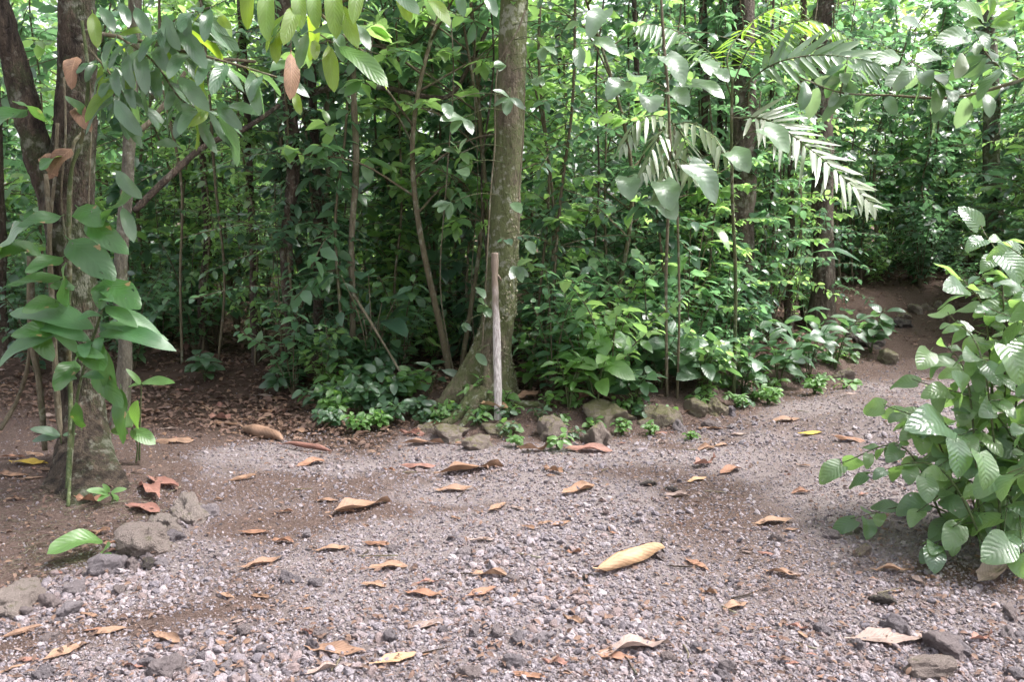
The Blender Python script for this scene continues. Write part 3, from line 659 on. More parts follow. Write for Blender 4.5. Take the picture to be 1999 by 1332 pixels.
while k < 295:
    z = rs.rand()
    if z < .5: px, py = rs.rand() * 1999, 900 + 430 * rs.rand(); reg = 'on the gravel of the clearing'
    elif z < .76: px, py = 230 + 520 * rs.rand(), 745 + 120 * rs.rand(); reg = 'in the brown litter beyond the left tree'
    elif z < .82: px, py = 1640 + 190 * rs.rand(), 610 + 190 * rs.rand(); reg = 'on the rising path'
    elif z < .92: px, py = 820 + 650 * rs.rand(), 770 + 110 * rs.rand(); reg = 'along the stone border'
    else: px, py = 120 * rs.rand(), 720 + 260 * rs.rand(); reg = 'on the soil left of the left tree'
    g = G(px, py)
    L = (.05 + .12 * rs.rand() ** 1.2) if 'gravel' in reg else .08 + .13 * rs.rand()
    px2 = px + (rs.rand() - .5) * 2 * L / math.hypot(g[1], 1) * FPX; dy = (rs.rand() - .5) * L / g[1] ** 2 * FPX * 1.2
    mt = ['tan', 'orange', 'red', 'brown', 'tan', 'greyleaf'][rs.randint(6)] if 'litter' not in reg and 'path' not in reg else ['red', 'brown', 'greyleaf', 'brown', 'tan'][rs.randint(5)]
    nm = {'tan': 'tan', 'orange': 'orange', 'red': 'red-brown', 'brown': 'dark brown', 'greyleaf': 'greyish'}[mt]
    fallen(px, py, px2, py + dy, mt, ['flat', 'dome', 'cup', 'fold', 'crumple'][rs.randint(5)], f'small {nm} dry leaf {reg}', f'small {nm} leaves {reg}', rs.randint(3)); k += 1
LB2 = MB()                                                         # crumbs of litter too small to pick out
rs = np.random.RandomState(9)
tpl = leaf_tpl(.6, .7, .22, 3, 2, .4, .8)
for n, f in ((17000, lambda x, y: .25 + .75 * sstep(-1.3, 0, into_forest(x, y)) + .3 * left_soil(x, y) + .6 * humus(x, y)),):
    y = (2.6 ** -1 + (13 ** -1 - 2.6 ** -1) * rs.rand(n * 4)) ** -1; x = (rs.rand(n * 4) * 2 - 1) * (.66 * y + .3)
    kp = rs.rand(n * 4) < f(x, y) * np.where(y > 6, 1, .55); x, y = x[kp], y[kp]; n = len(x)
    D = rs.normal(0, 1, (n, 3)) * [1, 1, .25]; N = np.array([0, 0, 1]) + rs.normal(0, .35, (n, 3))
    L = .008 + .032 * rs.rand(n) ** 2 + .085 * rs.rand(n) * humus(x, y)
    LB2.inst(tpl, frames(D, N, L), np.stack([x, y, terrain(x, y) + .015], 1), rs.rand(n))
me = LB2.mesh('leaf_litter', [dry_mat('litter_crumbs', [(.06, .038, .03), (.13, .075, .055), (.10, .06, .048), (.24, .15, .10), (.16, .10, .08)])])
tag(obj('leaf_litter', me), 'crumbled brown leaf litter over the forest floor', kind='stuff')
rs = np.random.RandomState(55)
for k in range(26):
    px, py = rs.uniform(300, 1850), rs.uniform(790, 1310); g = G(px, py); a = rs.rand() * 6.3; L = rs.uniform(.06, .22); t = np.linspace(-.5, .5, 7)
    pp = np.stack([g[0] + L * t * math.cos(a) + .012 * rs.normal(size=7).cumsum() * .4, g[1] + L * t * math.sin(a), 0 * t], 1); pp[:, 2] = terrain(pp[:, 0], pp[:, 1]) + .010
    o = obj('twig', MB().tube(crv(local(pp, g), 14), np.linspace(.0042, .002, 14), 5, rough=.2, seed=k).mesh('twig', M[['liana', 'bark_dark', 'twig'][k % 3]])); o.location = g
    zz = 'near the camera' if py > 1150 else ('in the middle of the clearing' if py > 960 else 'at the back of the clearing'); tag(o, f'thin dry twig on the gravel {zz}', 'twig', f'dry twigs {zz}')
FB = MB(); rs = np.random.RandomState(19)                          # fine root fibres on the soil bank
for _ in range(420):
    px, py = rs.rand() * 380, 930 + 260 * rs.rand(); g = G(px, py)
    if left_soil(g[:1], g[1:2])[0] < .4: continue
    a = rs.rand() * 6.3; L = .05 + .14 * rs.rand(); t = np.linspace(-.5, .5, 5)
    pp = np.stack([g[0] + L * t * math.cos(a) + .015 * rs.normal(size=5), g[1] + L * t * math.sin(a) + .015 * rs.normal(size=5), 0 * t], 1); pp[:, 2] = terrain(pp[:, 0], pp[:, 1]) + .006 + .01 * rs.rand()
    FB.tube(pp, .0011, 3, rs.rand())
tag(obj('root_fibres', FB.mesh('root_fibres', M['liana'])), 'fine root fibres matted on the soil bank', kind='stuff')

# ------------------------------------------------------------------ central tree with buttress, and the leaning stick
def trunk_mesh(path, radii, sides, flare=(), rough=.05, seed=0, rows=120):
    """tapering trunk; flare: (angle, reach, angular width, height) of each root buttress."""
    p = crv(path, rows); r = np.interp(np.linspace(0, 1, rows), np.linspace(0, 1, len(radii)), radii)
    th = np.linspace(0, 2 * math.pi, sides, endpoint=False); h = p[:, 2] - p[0, 2]
    R = r[:, None] * np.ones(sides)
    for a, reach, w, hh in flare:
        d = (th - a + math.pi) % (2 * math.pi) - math.pi
        R = R + reach * np.exp(-(d / w) ** 2)[None] * (np.clip(1 - h / hh, 0, 1) ** 2.0)[:, None]
    ring = lambda Q: p[:, None] + np.stack([Q * np.cos(th), Q * np.sin(th), 0 * Q], -1)
    V = ring(R); nz = fbm(V.reshape(-1, 3) * np.array([9, 9, 4]), 4, seed).reshape(rows, sides) + .5 * fbm(V.reshape(-1, 3) * 40, 2, seed + 9).reshape(rows, sides)
    V = ring(R + r[:, None] * rough * nz)
    T = quads(rows, sides)
    U = np.stack(np.meshgrid(np.arange(sides) / sides, np.linspace(0, 1, rows)), -1).reshape(-1, 2)
    return MB().add(V.reshape(-1, 3), T, U)

def crown_mesh(seed, R=2.3, H=1.3, n=950, lmin=.16, lmax=.30, mat='crown'):
    rng = np.random.RandomState(seed); mbc, tw = MB(), MB(); Ls = []
    for k in range(9):
        a = k * 2.399 + rng.rand(); e = np.array([math.cos(a) * R * (.5 + .5 * rng.rand()), math.sin(a) * R * (.5 + .5 * rng.rand()), H * (.2 + .9 * rng.rand())])
        pth = crv([[0, 0, 0], e * [.45, .45, .7] + [0, 0, .1], e], 9); tw.tube(pth, np.linspace(.05, .012, 9), 5)
        for q in range(6):
            b0 = pth[3 + q]; e2 = b0 + rng.normal(0, .5, 3) * [1, 1, .55]; p2 = crv([b0, (b0 + e2) / 2 + [0, 0, .08], e2], 6); tw.tube(p2, np.linspace(.014, .005, 6), 4)
            Ls.append(spray(p2, n // 54, rng, lmin, lmax, .1, 1., 1., .5, .35, 1., .35))
    p, D, N, L = cat(Ls); mbc.inst(T_OV, frames(D, N, L), p, rng.rand(len(p)))
    return mbc.mesh('crown', M[mat]), tw.mesh('limb', M['bark_dark'])
CROWNS = [crown_mesh(300 + i) for i in range(3)]
def add_crown(root, at, sc, i, rz):
    for nm, me in zip(('crown', 'limb'), CROWNS[i % 3]):
        o = obj(nm, me, root); o.location = at; o.scale = (sc, sc, sc); o.rotation_euler = (0, 0, rz)

dC = 6.45
base = P(968, 806, dC); base[2] = float(terrain(base[0], base[1])[0]) - .06
path = [base, P(966, 700, dC + .02), P(974, 600, dC + .03), P(984, 450, dC + .05), P(996, 200, dC + .08), P(1004, 0, dC + .1), P(1012, -350, dC + .1), P(1010, -800, dC + .1), P(1012, -1450, dC + .1)]
tree = thing('buttressed_tree', base, 'mossy brown tree with a buttress root and a pale stick leaning on it', 'tree')
tm = trunk_mesh(local(path, base), [.132, .126, .122, .115, .106, .101, .098, .09, .08], 96, [(math.radians(190), .38, .2, .80), (math.radians(246), .17, .2, .55), (math.radians(20), .10, .4, .5), (math.radians(130), .25, .3, .6), (math.radians(305), .10, .25, .4)], .07, 3, 240)
obj('trunk', tm.mesh('trunk', M['bark_mossy']), tree)
add_crown(tree, local(path[-1], base), 1.1, 0, 1.)
for k, (pts, r) in enumerate([([(930, 800, 6.3), (895, 822, 6.15), (862, 836, 6.05), (828, 842, 6.0)], .04), ([(945, 800, 6.3), (915, 830, 6.1), (885, 850, 5.98)], .034), ([(985, 800, 6.35), (1010, 818, 6.25), (1050, 830, 6.2), (1085, 826, 6.25)], .028), ([(905, 790, 6.4), (860, 806, 6.4), (820, 812, 6.45)], .03)]):
    q = []
    for i, (px, py, d) in enumerate(pts): g = P(px, py, d); z = float(terrain(g[0], g[1])[0]); q.append([g[0], g[1], z + (.10 if i == 0 else .012 if i < len(pts) - 1 else -.05)])
    obj('root', MB().tube(crv(local(q, base), 26), np.linspace(r * 1.5, r * .5, 26), 12, rough=.2, seed=k + 60).mesh('root', M['bark_mossy']), tree)
# flaky scales of bark and moss on the lower trunk
V = np.vstack(tm.V).reshape(240, 96, 3); rs = np.random.RandomState(6); nf = 6500
i = (rs.rand(nf) ** 1.25 * 95).astype(int) + 2; j = rs.randint(0, 96, nf); kp = fbm(V[i, j] * np.array([7, 7, 3.5]), 3, 71) > -.05 + .25 * rs.rand(nf); i, j = i[kp], j[kp]; nf = len(i); p = V[i, j]
N = nrm(V[i, j] - V[i].mean(1)); D = np.array([0, 0, -1.]) + rs.normal(0, .7, (nf, 3)) + N * .35
mb = MB().inst(leaf_tpl(.5, .7, .3, 2, 2, .3, .8), frames(D, N,   .007 + .02 * rs.rand(nf) ** 2), p + N * .002, rs.rand(nf))
o = obj('bark_scales', mb.mesh('bark_scales', leaf_mat('bark_scale', [(.10, .085, .055), (.19, .165, .11), (.27, .235, .165), (.13, .135, .065)], (.2, .18, .08), .7, .1, 1., 0, .2)), tree); tag(o, kind='stuff')

a, b = P(972, 812, 6.06), P(966, 494, 6.27); a[2] = float(terrain(a[0], a[1])[0]) - .03
st = crv([a, a * .72 + b * .28 + [.004, 0, 0], a * .45 + b * .55 + [.003, 0, 0], a * .2 + b * .8 + [-.004, 0, 0], b], 60)
mb = MB().tube(local(st, a), np.interp(np.linspace(0, 1, 60), [0, .3, .6, .8, 1], [.027, .030, .027, .024, .028]), 16, rough=.13, seed=4)
mb.tube(local([st[50], st[50] + [.03, -.01, -.03], st[50] + [.05, -.01, -.055]], a), [.013, .011, .008], 6)      # stub of a side branch
tag(obj('leaning_stick', mb.mesh('leaning_stick', M['stick'])), 'weathered pale pole leaning upright against the central tree trunk', 'stick').location = a

# ------------------------------------------------------------------ twin-trunked tree on the left
dL = 4.85
base = G(178, 952); base[2] -= .06; bx = base
up = [base, P(160, 800, dL), P(150, 640, dL), P(142, 520, dL), P(136, 400, dL), P(146, 250, dL), P(152, 100, dL), P(150, 0, dL), P(150, -300, dL + .1), P(160, -700, dL + .1)]
left = thing('twin_trunk_tree', base, 'dark twin-trunked tree hung with vines beside the soil bank', 'tree')
mb = trunk_mesh(local(up, base), [.165, .122, .115, .120, .132, .108, .096, .088, .08, .07], 72, [(math.radians(280), .10, .5, .35), (math.radians(350), .12, .35, .3), (math.radians(200), .12, .4, .35)], .08, 12, 200)
obj('trunk', mb.mesh('trunk', M['bark_left_shaded']), left)
fk = [P(118, 470, dL + .02), P(92, 360, dL + .02), P(66, 270, dL), P(38, 160, dL - .02), P(10, 60, dL - .05), P(-40, -120, dL - .1), P(-120, -420, dL - .1)]
mb = MB().tube(crv(local(fk, base), 70), np.interp(np.linspace(0, 1, 70), [0, .2, .5, 1], [.06, .078, .070, .055]), 28, rough=.10, seed=21)
obj('trunk', mb.mesh('fork', M['bark_left_shaded']), left)
add_crown(left, local(up[-1], base), .8, 1, 0.); add_crown(left, local(fk[-1], base), .75, 2, 2.)
roots = [([P(112, 240, 4.68), P(108, 330, 4.66), P(100, 420, 4.68), P(96, 520, 4.7)], .009), ([P(125, 150, 4.7), P(128, 260, 4.68), P(120, 380, 4.66), P(128, 470, 4.68)], .006),
         ([P(172, 60, 4.72), P(168, 100, 4.70), P(160, 90, 4.7), P(178, 200, 4.72), P(172, 420, 4.7)], .005), ([P(160, 260, 4.7), P(142, 290, 4.66), P(138, 400, 4.66), P(134, 560, 4.68), P(140, 780, 4.66), P(146, 930, 4.64)], .008),
         ([P(90, 340, 4.7), P(96, 440, 4.66), P(100, 560, 4.68), P(112, 740, 4.7), P(128, 960, 4.66)], .012), ([P(60, 500, 4.9), P(62, 650, 4.88), P(78, 760, 4.86), P(88, 880, 4.84)], .020),
         ([P(0, 840, 4.9), P(34, 780, 4.95), P(56, 700, 4.9), P(60, 560, 4.9)], .012), ([P(96, 480, 4.72), P(104, 640, 4.7), P(112, 800, 4.68), P(136, 965, 4.62)], .014)]
for pts, r in roots:
    mb = MB().tube(crv(local(pts, base), 40), r * np.linspace(1.1, .8, 40), 8, rough=.12, seed=int(r * 1e4)); obj('aerial_root', mb.mesh('aerial_root', M['liana']), left)

# explicit leaves: base pixel, tip pixel, depths
def leaf_px(parent, base, me, x1, y1, x2, y2, d1, d2=None, n=(0, -.55, 1), wid=1., name='leaf', jit=.0, rng=None):
    a, b = P(x1, y1, d1), P(x2, y2, d1 if d2 is None else d2); D = (b - a)[None]; L = np.linalg.norm(D)
    nn = np.array(n, float)[None] + (rng.normal(0, jit, (1, 3)) if rng is not None else 0)
    A = frames(D, nn, [L], [L * wid])[0]
    return obj(name, me, parent, m4(A, a - base))

# climbing vine on the left trunk
base = G(132, 970); vine = thing('climbing_vine', base, 'large-leaved climbing vine on the left tree, one leaf with a brown tip', 'vine')
stm = [base, P(138, 800, 4.6), P(132, 650, 4.6), P(136, 520, 4.6), P(134, 420, 4.6), P(140, 330, 4.6), P(160, 270, 4.62), P(172, 150, 4.62), P(160, 40, 4.62)]
obj('stem', MB().tube(crv(local(stm, base), 60), np.linspace(.014, .009, 60), 8, rough=.1).mesh('stem', M['green_stem']), vine)
pm = [leaf_mesh('leaf', 'philo', a=.5, b=.75, W=.25, nl=10, nc=4, fold=.12, bend=.5, wave=.05, seed=i, petiole=.08) for i in range(3)]
rng = np.random.RandomState(3)
for k, (x1, y1, x2, y2, w) in enumerate([(128, 462, 218, 542, .95), (126, 420, 40, 440, .9), (148, 402, 196, 440, 1.0), (160, 425, 245, 492, .75), (128, 500, 54, 530, .9), (132, 540, 22, 556, .7),
        (120, 585, 48, 608, 1.0), (205, 540, 198, 600, 1.), (196, 545, 268, 600, .9), (150, 560, 100, 560, 1.1), (118, 640, 28, 655, .95), (136, 600, 128, 520, .8), (0, 490, 48, 450, 1.), (60, 470, -20, 520, 1.),
        (160, 840, 150, 790, .9), (182, 700, 236, 790, .8), (236, 750, 240, 860, .6), (60, 620, 100, 700, .9), (150, 700, 110, 760, .9), (84, 500, 30, 470, .8), (204, 430, 262, 380, .9),
        (170, 660, 200, 720, .9), (120, 300, 84, 330, .8), (176, 230, 130, 190, .8), (60, 210, -30, 260, 1.2), (90, 240, 30, 200, 1.)]):
    leaf_px(vine, base, pm[k % 3], x1, y1, x2, y2, 4.5 + .1 * rng.rand(), 4.3 + .2 * rng.rand(), (rng.normal(0, .3), -.9, .8), w, rng=rng)
dm = leaf_mesh('leaf', 'brown', a=.5, b=.75, W=.22, nl=10, nc=4, fold=.3, bend=.9, wave=.06)
for x1, y1, x2, y2 in ((150, 205, 178, 258), (140, 290, 96, 350), (88, 300, 112, 345), (150, 110, 140, 175)): leaf_px(vine, base, dm, x1, y1, x2, y2, 4.55, 4.48, (0, -1, .4), 1., 'dry_leaf')

# ginger plant in front of it
base = G(133, 990); gin = thing('ginger_plant', base, 'tall ginger-like plant with long lance leaves in front of the left tree', 'plant')
stm = [base, P(140, 880, 4.52), P(150, 780, 4.5), P(172, 690, 4.48), P(192, 630, 4.46), P(206, 585, 4.45)]
obj('stem', MB().tube(crv(local(stm, base), 40), np.linspace(.010, .006, 40), 8, rough=.1).mesh('stem', M['green_stem']), gin)
gm = [leaf_mesh('leaf', 'ginger', a=.7, b=.8, W=.15, nl=12, nc=4, fold=.25, bend=b, wave=.02, seed=i) for i, b in enumerate((.7, 1.0, .5))]
for k, (x1, y1, x2, y2, w) in enumerate([(184, 642, 18, 612, .95), (178, 668, 60, 640, 1.0), (200, 615, 150, 625, 1.6), (196, 635, 330, 665, .85), (192, 652, 345, 686, .9), (206, 600, 268, 640, 1.), (206, 598, 320, 662, .8),
        (110, 655, -8, 722, 1.0), (172, 668, 165, 700, 1.3), (96, 640, 160, 695, 1.0), (200, 655, 190, 705, 1.2), (205, 680, 228, 792, .85), (196, 590, 205, 565, 1.0), (204, 590, 222, 590, 1.2), (150, 740, 128, 748, 1.2), (160, 735, 204, 740, 1.3), (150, 700, 205, 700, .9)]):
    leaf_px(gin, base, gm[k % 3], x1, y1, x2, y2, 4.46, 4.46 - .3 * ((k * .37) % 1) + .12, (0, -.75, 1), w)

# seedlings round the left tree
def seedling(px, py, label, leaves, dep=None, mat='fresh', W=.27, name='seedling'):
    base = G(px, py); r = thing(name, base, label, 'seedling'); d = base[1]
    top = max(leaves, key=lambda l: -l[1]); pts = [base, P(px + 2, (py + top[1]) / 2, d), P(top[0], top[1], d)]
    obj('stem', MB().tube(crv(local(pts, base), 14), np.linspace(.006, .003, 14), 6).mesh('stem', M['green_stem']), r)
    for k, (x1, y1, x2, y2) in enumerate(leaves):
        leaf_px(r, base, leaf_mesh('leaf', mat, a=.6, b=.7, W=W, nl=8, nc=4, fold=.15, bend=.5, wave=.02, seed=k % 2), x1, y1, x2, y2, d, d - .08 + .05 * k % .2, (0, -.8, 1))
seedling(266, 905, 'seedling with two broad bright leaves right of the left tree base', [(268, 838, 270, 782), (255, 840, 304, 868), (250, 848, 216, 840), (258, 835, 222, 800)])
seedling(272, 900, 'spindly seedling with narrow yellowish leaf right of the left tree', [(276, 748, 342, 748), (276, 752, 246, 720), (276, 750, 250, 756)], W=.14)
seedling(120, 925, 'small seedling with two narrow leaves left of the ginger stem', [(118, 850, 58, 838), (118, 852, 62, 862), (122, 850, 150, 848)], mat='under', W=.2)
seedling(218, 985, 'palmate pale green seedling at the foot of the left tree', [(212, 965, 168, 958), (214, 962, 200, 945), (216, 962, 248, 955), (214, 966, 236, 985), (214, 966, 190, 980)], mat='fern', W=.2)
seedling(200, 1095, 'young sprout beside the lichen-streaked block', [(200, 1080, 214, 1068), (200, 1084, 222, 1092)], mat='fresh')
a, b = G(96, 1112), G(202, 1078)
o = obj('fallen_leaf', leaf_mesh('fallen_leaf', 'fresh', a=.5, b=.5, W=.25, nl=12, nc=6, fold=.35, bend=.9, wave=.03)); L = np.linalg.norm(b - a) * 1.02
o.matrix_basis = m4(frames((a - b)[None] + [0, 0, .02], np.array([[0., -.5, 1.]]), [L])[0], b + [0, 0, .05]); tag(o, 'broad bright green leaf lying on the soil beside the lichen-streaked block', 'leaf')

# ------------------------------------------------------------------ overhanging branches with big drooping leaves, top left
def branch(name, label, twigs, leaves, mats, r=.012, kind='cacao', rand=0, jit=.35, seed=0, lens=(.13, .25), Wd=.17, tm='twig'):
    base = np.array(twigs[0][0]); o = thing(name, base, label, 'branch'); rng = np.random.RandomState(seed)
    for q, tw in enumerate(twigs):
        c = crv(local(tw, base), 24); obj('twig', MB().tube(c, np.linspace(r, r * .35, 24) * (1 if q == 0 else .6), 7, rough=.12, seed=q).mesh('twig', M[tm]), o)
        if rand:
            p, D, N, L = spray(c, rand, rng, lens[0], lens[1], .15, 1., .55, .35, .75, .6, jit)
            A = frames(D, N + [0, -.5, 0], L)
            for k in range(len(p)):
                obj('leaf', leaf_mesh('leaf', mats[rng.randint(len(mats))], a=.75, b=.65, W=Wd, nl=9, nc=4, fold=.22, bend=.8, wave=.025, seed=k % 3, petiole=.06), o, m4(A[k], p[k]))
    for k, (x1, y1, x2, y2, d, m_) in enumerate(leaves):
        leaf_px(o, base, leaf_mesh('leaf', m_, a=.75, b=.65, W=Wd, nl=9, nc=4, fold=.22, bend=.6, wave=.025, seed=k % 3, petiole=.06), x1, y1, x2, y2, d, d - .1, (rng.normal(0, .35), -1., .55), 1.05)
    return o
branch('overhanging_branch', 'branch of long glossy drooping leaves reaching right from the left tree', [
    [P(165, 60, 4.75), P(250, 75, 4.5), P(340, 95, 4.3), P(440, 120, 4.2), P(540, 150, 4.1)], [P(230, 70, 4.5), P(300, 120, 4.4), P(360, 200, 4.3), P(430, 215, 4.2)], [P(170, 90, 4.7), P(220, 150, 4.5), P(250, 200, 4.4)],
    [P(300, 90, 4.4), P(340, 40, 4.3), P(420, 10, 4.2)]],
    [(195, 10, 222, 60, 4.3, 'cacao'), (232, 0, 250, 50, 4.3, 'cacao'), (262, 10, 292, 70, 4.3, 'cacao'), (285, 20, 300, 5, 4.3, 'cacao'), (318, 25, 350, 95, 4.2, 'cacao'), (345, 48, 400, 130, 4.2, 'cacao'), (228, 70, 205, 118, 4.3, 'cacao'),
     (248, 100, 262, 170, 4.3, 'cacao'), (225, 130, 232, 185, 4.3, 'cacao'), (272, 95, 285, 180, 4.3, 'cacao'), (250, 160, 262, 210, 4.3, 'cacao'), (220, 190, 275, 262, 4.2, 'cacao'), (345, 145, 405, 215, 4.2, 'cacao'), (420, 195, 470, 250, 4.2, 'cacao'),
     (222, 330, 275, 385, 4.3, 'cacao'), (238, 400, 260, 470, 4.3, 'cacao'), (300, 280, 345, 285, 4.3, 'cacao'), (372, 140, 395, 225, 4.25, 'cacao_backlit'), (425, 30, 450, 55, 4.1, 'cacao_backlit'), (180, 20, 190, 90, 4.4, 'cacao_backlit')],
    ['cacao', 'cacao', 'cacao', 'under', 'cacao_backlit'], rand=24, seed=2, Wd=.135, lens=(.15, .27))
branch('overhanging_branch', 'branch of backlit yellow-green leaves hanging in from the top, left of centre', [
    [P(440, -120, 3.9), P(520, -40, 3.8), P(600, 5, 3.8), P(660, 60, 3.8), P(720, 110, 3.75)], [P(600, 0, 3.8), P(560, 20, 3.75), P(548, 60, 3.75)], [P(630, 20, 3.8), P(700, -10, 3.7), P(780, -30, 3.7), P(860, -40, 3.7)]],
    [(522, -30, 522, 75, 3.8, 'cacao_backlit'), (580, -30, 588, 52, 3.8, 'cacao_backlit'), (612, -30, 618, 52, 3.8, 'cacao_backlit'), (650, -40, 656, 70, 3.75, 'cacao_backlit'), (700, -40, 690, 42, 3.7, 'cacao_backlit'), (545, 48, 540, 120, 3.85, 'cacao_backlit'),
     (615, 75, 614, 115, 3.8, 'cacao_backlit'), (640, 82, 652, 175, 3.8, 'cacao_backlit'), (780, -40, 800, 40, 3.7, 'cacao_backlit'), (830, -10, 876, 48, 3.7, 'cacao_backlit'), (655, 85, 752, 165, 3.7, 'fresh'), (605, 62, 678, 62, 3.8, 'cacao'),
     (578, 180, 586, 222, 4.2, 'cacao_backlit'), (685, 40, 720, 95, 3.8, 'cacao'), (600, 60, 585, 130, 3.9, 'cacao'), (900, -30, 905, 30, 3.9, 'cacao'), (940, -20, 968, 30, 3.9, 'cacao')],
    ['cacao_backlit', 'cacao'], rand=5, seed=5, Wd=.135)
o = branch('hanging_dry_leaf', 'rolled dry brown leaf hanging below the backlit branch', [[P(566, 60, 4.0), P(568, 80, 4.0), P(568, 100, 4.0)]], [(568, 98, 566, 190, 4.0, 'brown')], [], r=.003, Wd=.14); o['category'] = 'leaf'
branch('overhanging_branch', 'bare-stemmed twig with drooping leaves crossing in from the right edge', [
    [P(2080, 120, 4.6), P(1980, 160, 4.7), P(1860, 190, 4.8), P(1740, 186, 4.9), P(1640, 180, 5.0), P(1560, 150, 5.1)], [P(1990, 155, 4.7), P(1930, 110, 4.6), P(1900, 50, 4.5)], [P(1860, 190, 4.8), P(1820, 150, 4.7), P(1780, 120, 4.7)], [P(1640, 182, 5.), P(1650, 140, 5.), P(1655, 110, 5.)]],
    [(1925, 45, 1870, 12, 4.5, 'fresh'), (1928, 44, 1930, -10, 4.5, 'fresh'), (1932, 48, 1985, 25, 4.5, 'fresh'), (1930, 50, 1975, 55, 4.5, 'fresh'), (1925, 52, 1885, 50, 4.5, 'fresh'), (1900, 70, 1830, 82, 4.6, 'heart'), (1800, 60, 1760, 40, 4.6, 'heart'),
     (1880, 100, 1865, 150, 4.6, 'palm_pale'), (1840, 110, 1790, 120, 4.6, 'heart'), (1950, 110, 1990, 90, 4.6, 'heart'), (1950, 120, 1960, 135, 4.6, 'under'), (1985, 190, 1999, 150, 4.6, 'heart'), (1760, 110, 1710, 120, 4.8, 'heart'), (1790, 135, 1730, 165, 4.8, 'heart')],
    ['under', 'cacao', 'heart'], rand=13, seed=9, r=.011, lens=(.12, .22), Wd=.2)

# ------------------------------------------------------------------ heart-leaf climber on a thin pole (right of centre)
base = G(1302, 775); hv = thing('heart_leaf_climber', base, 'pale heart-leaved climber on a thin stem right of the central tree', 'vine'); dh = base[1] - .35
stm = [base, P(1300, 560, dh + .25), P(1304, 420, dh + .1), P(1308, 300, dh), P(1304, 180, dh), P(1296, 80, dh), P(1290, -40, dh), P(1288, -300, dh)]
obj('stem', MB().tube(crv(local(stm, base), 60), np.linspace(.012, .009, 60), 8, rough=.14, seed=2).mesh('stem', M['liana']), hv)
hm = [leaf_mesh('leaf', 'heart', a=.30, b=.65, W=.36, nl=10, nc=4, fold=.3, bend=.8, wave=.05, lobe=.15, seed=i) for i in range(3)]
for k, (x1, y1, x2, y2, w) in enumerate([(1225, 345, 1230, 392, 1.15), (1292, 356, 1310, 412, 1.1), (1345, 322, 1398, 398, .9), (1425, 296, 1462, 338, 1.15), (1218, 160, 1185, 195, 1.0), (1265, 188, 1268, 220, 1.3), (1310, 178, 1345, 208, 1.1), (1300, 110, 1335, 165, 1.0),
        (1370, 120, 1390, 150, 1.2), (1490, 250, 1540, 300, 1.), (1350, 165, 1415, 192, .8), (1180, 20, 1150, 75, .8), (1160, 80, 1210, 110, .8), (1270, 390, 1320, 430, 1.4), (1395, 140, 1422, 160, 1.0), (1240, 160, 1232, 148, 1.2)]):
    leaf_px(hv, base, hm[k % 3], x1, y1, x2, y2, dh - .12 - .15 * ((k * .41) % 1), dh - .25 - .1 * ((k * .71) % 1), (-.2 + .5 * ((k * .37) % 1), -.9, .9), w)
for k, (x1, y1, x2, y2) in enumerate([(1306, 320, 1345, 322), (1304, 330, 1292, 356), (1306, 340, 1425, 296), (1298, 170, 1218, 160), (1300, 180, 1265, 188), (1304, 350, 1225, 345), (1302, 150, 1370, 120), (1420, 300, 1490, 250)]):
    a, b = P(x1, y1, dh), P(x2, y2, dh - .15)
    obj('petiole', MB().tube(crv(local([a, (a + b) / 2 + [0, 0, .04], b], base), 10), .0035, 5).mesh('petiole', M['green_stem']), hv)

# ------------------------------------------------------------------ palm with arching fronds
LFL = {}
def frond(parent, base, pts, n, ln, wd, mat, sides='both', ang=.9, droop=.35, t0=.08, nrmhint=(0, -.3, 1), taper=True, rr=.007):
    fr = obj('frond', MB().tube(crv(local(pts, base), 30), np.linspace(rr, rr * .3, 30), 6).mesh('frond', M['green_stem']), parent)
    c = crv(local(pts, base), 80); rng = np.random.RandomState(n)
    for k in range(n):
        t = t0 + (1 - t0) * (k + .5) / n; i = min(int(t * 79), 78); tan = nrm(c[i + 1] - c[i]); nn = np.array(nrmhint, float); side = nrm(np.cross(tan, nn))
        env = math.sin(math.pi * (.22 + .74 * t)) ** .6 if taper else 1
        for s in ((-1, 1) if sides == 'both' else (sides,)):
            D = side * s * math.sin(ang * (1.15 - .5 * t)) + tan * math.cos(ang * (1.15 - .5 * t)) + np.array([0, 0, -droop]) * (.6 + .6 * t) + rng.normal(0, .13, 3)
            L = ln * env * (1 + rng.normal(0, .12)); me = leaf_mesh('leaflet', mat, a=.45, b=.8, W=.5, nl=7, nc=2, fold=.25, bend=1.0, seed=(k * 7) % 3, twist=((k * 5) % 3 - 1) * .25)
            obj('leaflet', me, fr, m4(frames(D[None], (nn + side * s * .15)[None] + rng.normal(0, .12, (1, 3)), [L], [wd])[0], c[i]))
    return fr
base = G(1432, 775); dp = base[1] - .35; pl = thing('young_palm', base, 'young palm with arching grey-green fronds right of centre', 'palm')
stm = [base, P(1436, 560, dp + .2), P(1430, 400, dp + .1), P(1428, 260, dp), P(1430, 150, dp)]
obj('stem', MB().tube(crv(local(stm, base), 40), np.linspace(.016, .010, 40), 8, rough=.08).mesh('stem', M['green_stem']), pl)
frond(pl, base, [P(1430, 190, dp), P(1500, 130, dp - .15), P(1580, 108, dp - .3), P(1660, 112, dp - .4), P(1728, 128, dp - .45)], 21, .30, .045, 'palm', t0=.2, droop=.3, nrmhint=(0, -1., .5))
frond(pl, base, [P(1432, 230, dp), P(1500, 235, dp - .15), P(1580, 290, dp - .3), P(1650, 350, dp - .45), P(1710, 408, dp - .5)], 26, .33, .034, 'palm_pale', t0=.12, droop=.25, nrmhint=(.3, -.8, .6), ang=1.15)
frond(pl, base, [P(1428, 190, dp), P(1400, 120, dp - .05), P(1340, 70, dp - .1), P(1280, 48, dp - .2), P(1238, 52, dp - .3)], 21, .28, .035, 'palm', t0=.15, droop=.75)
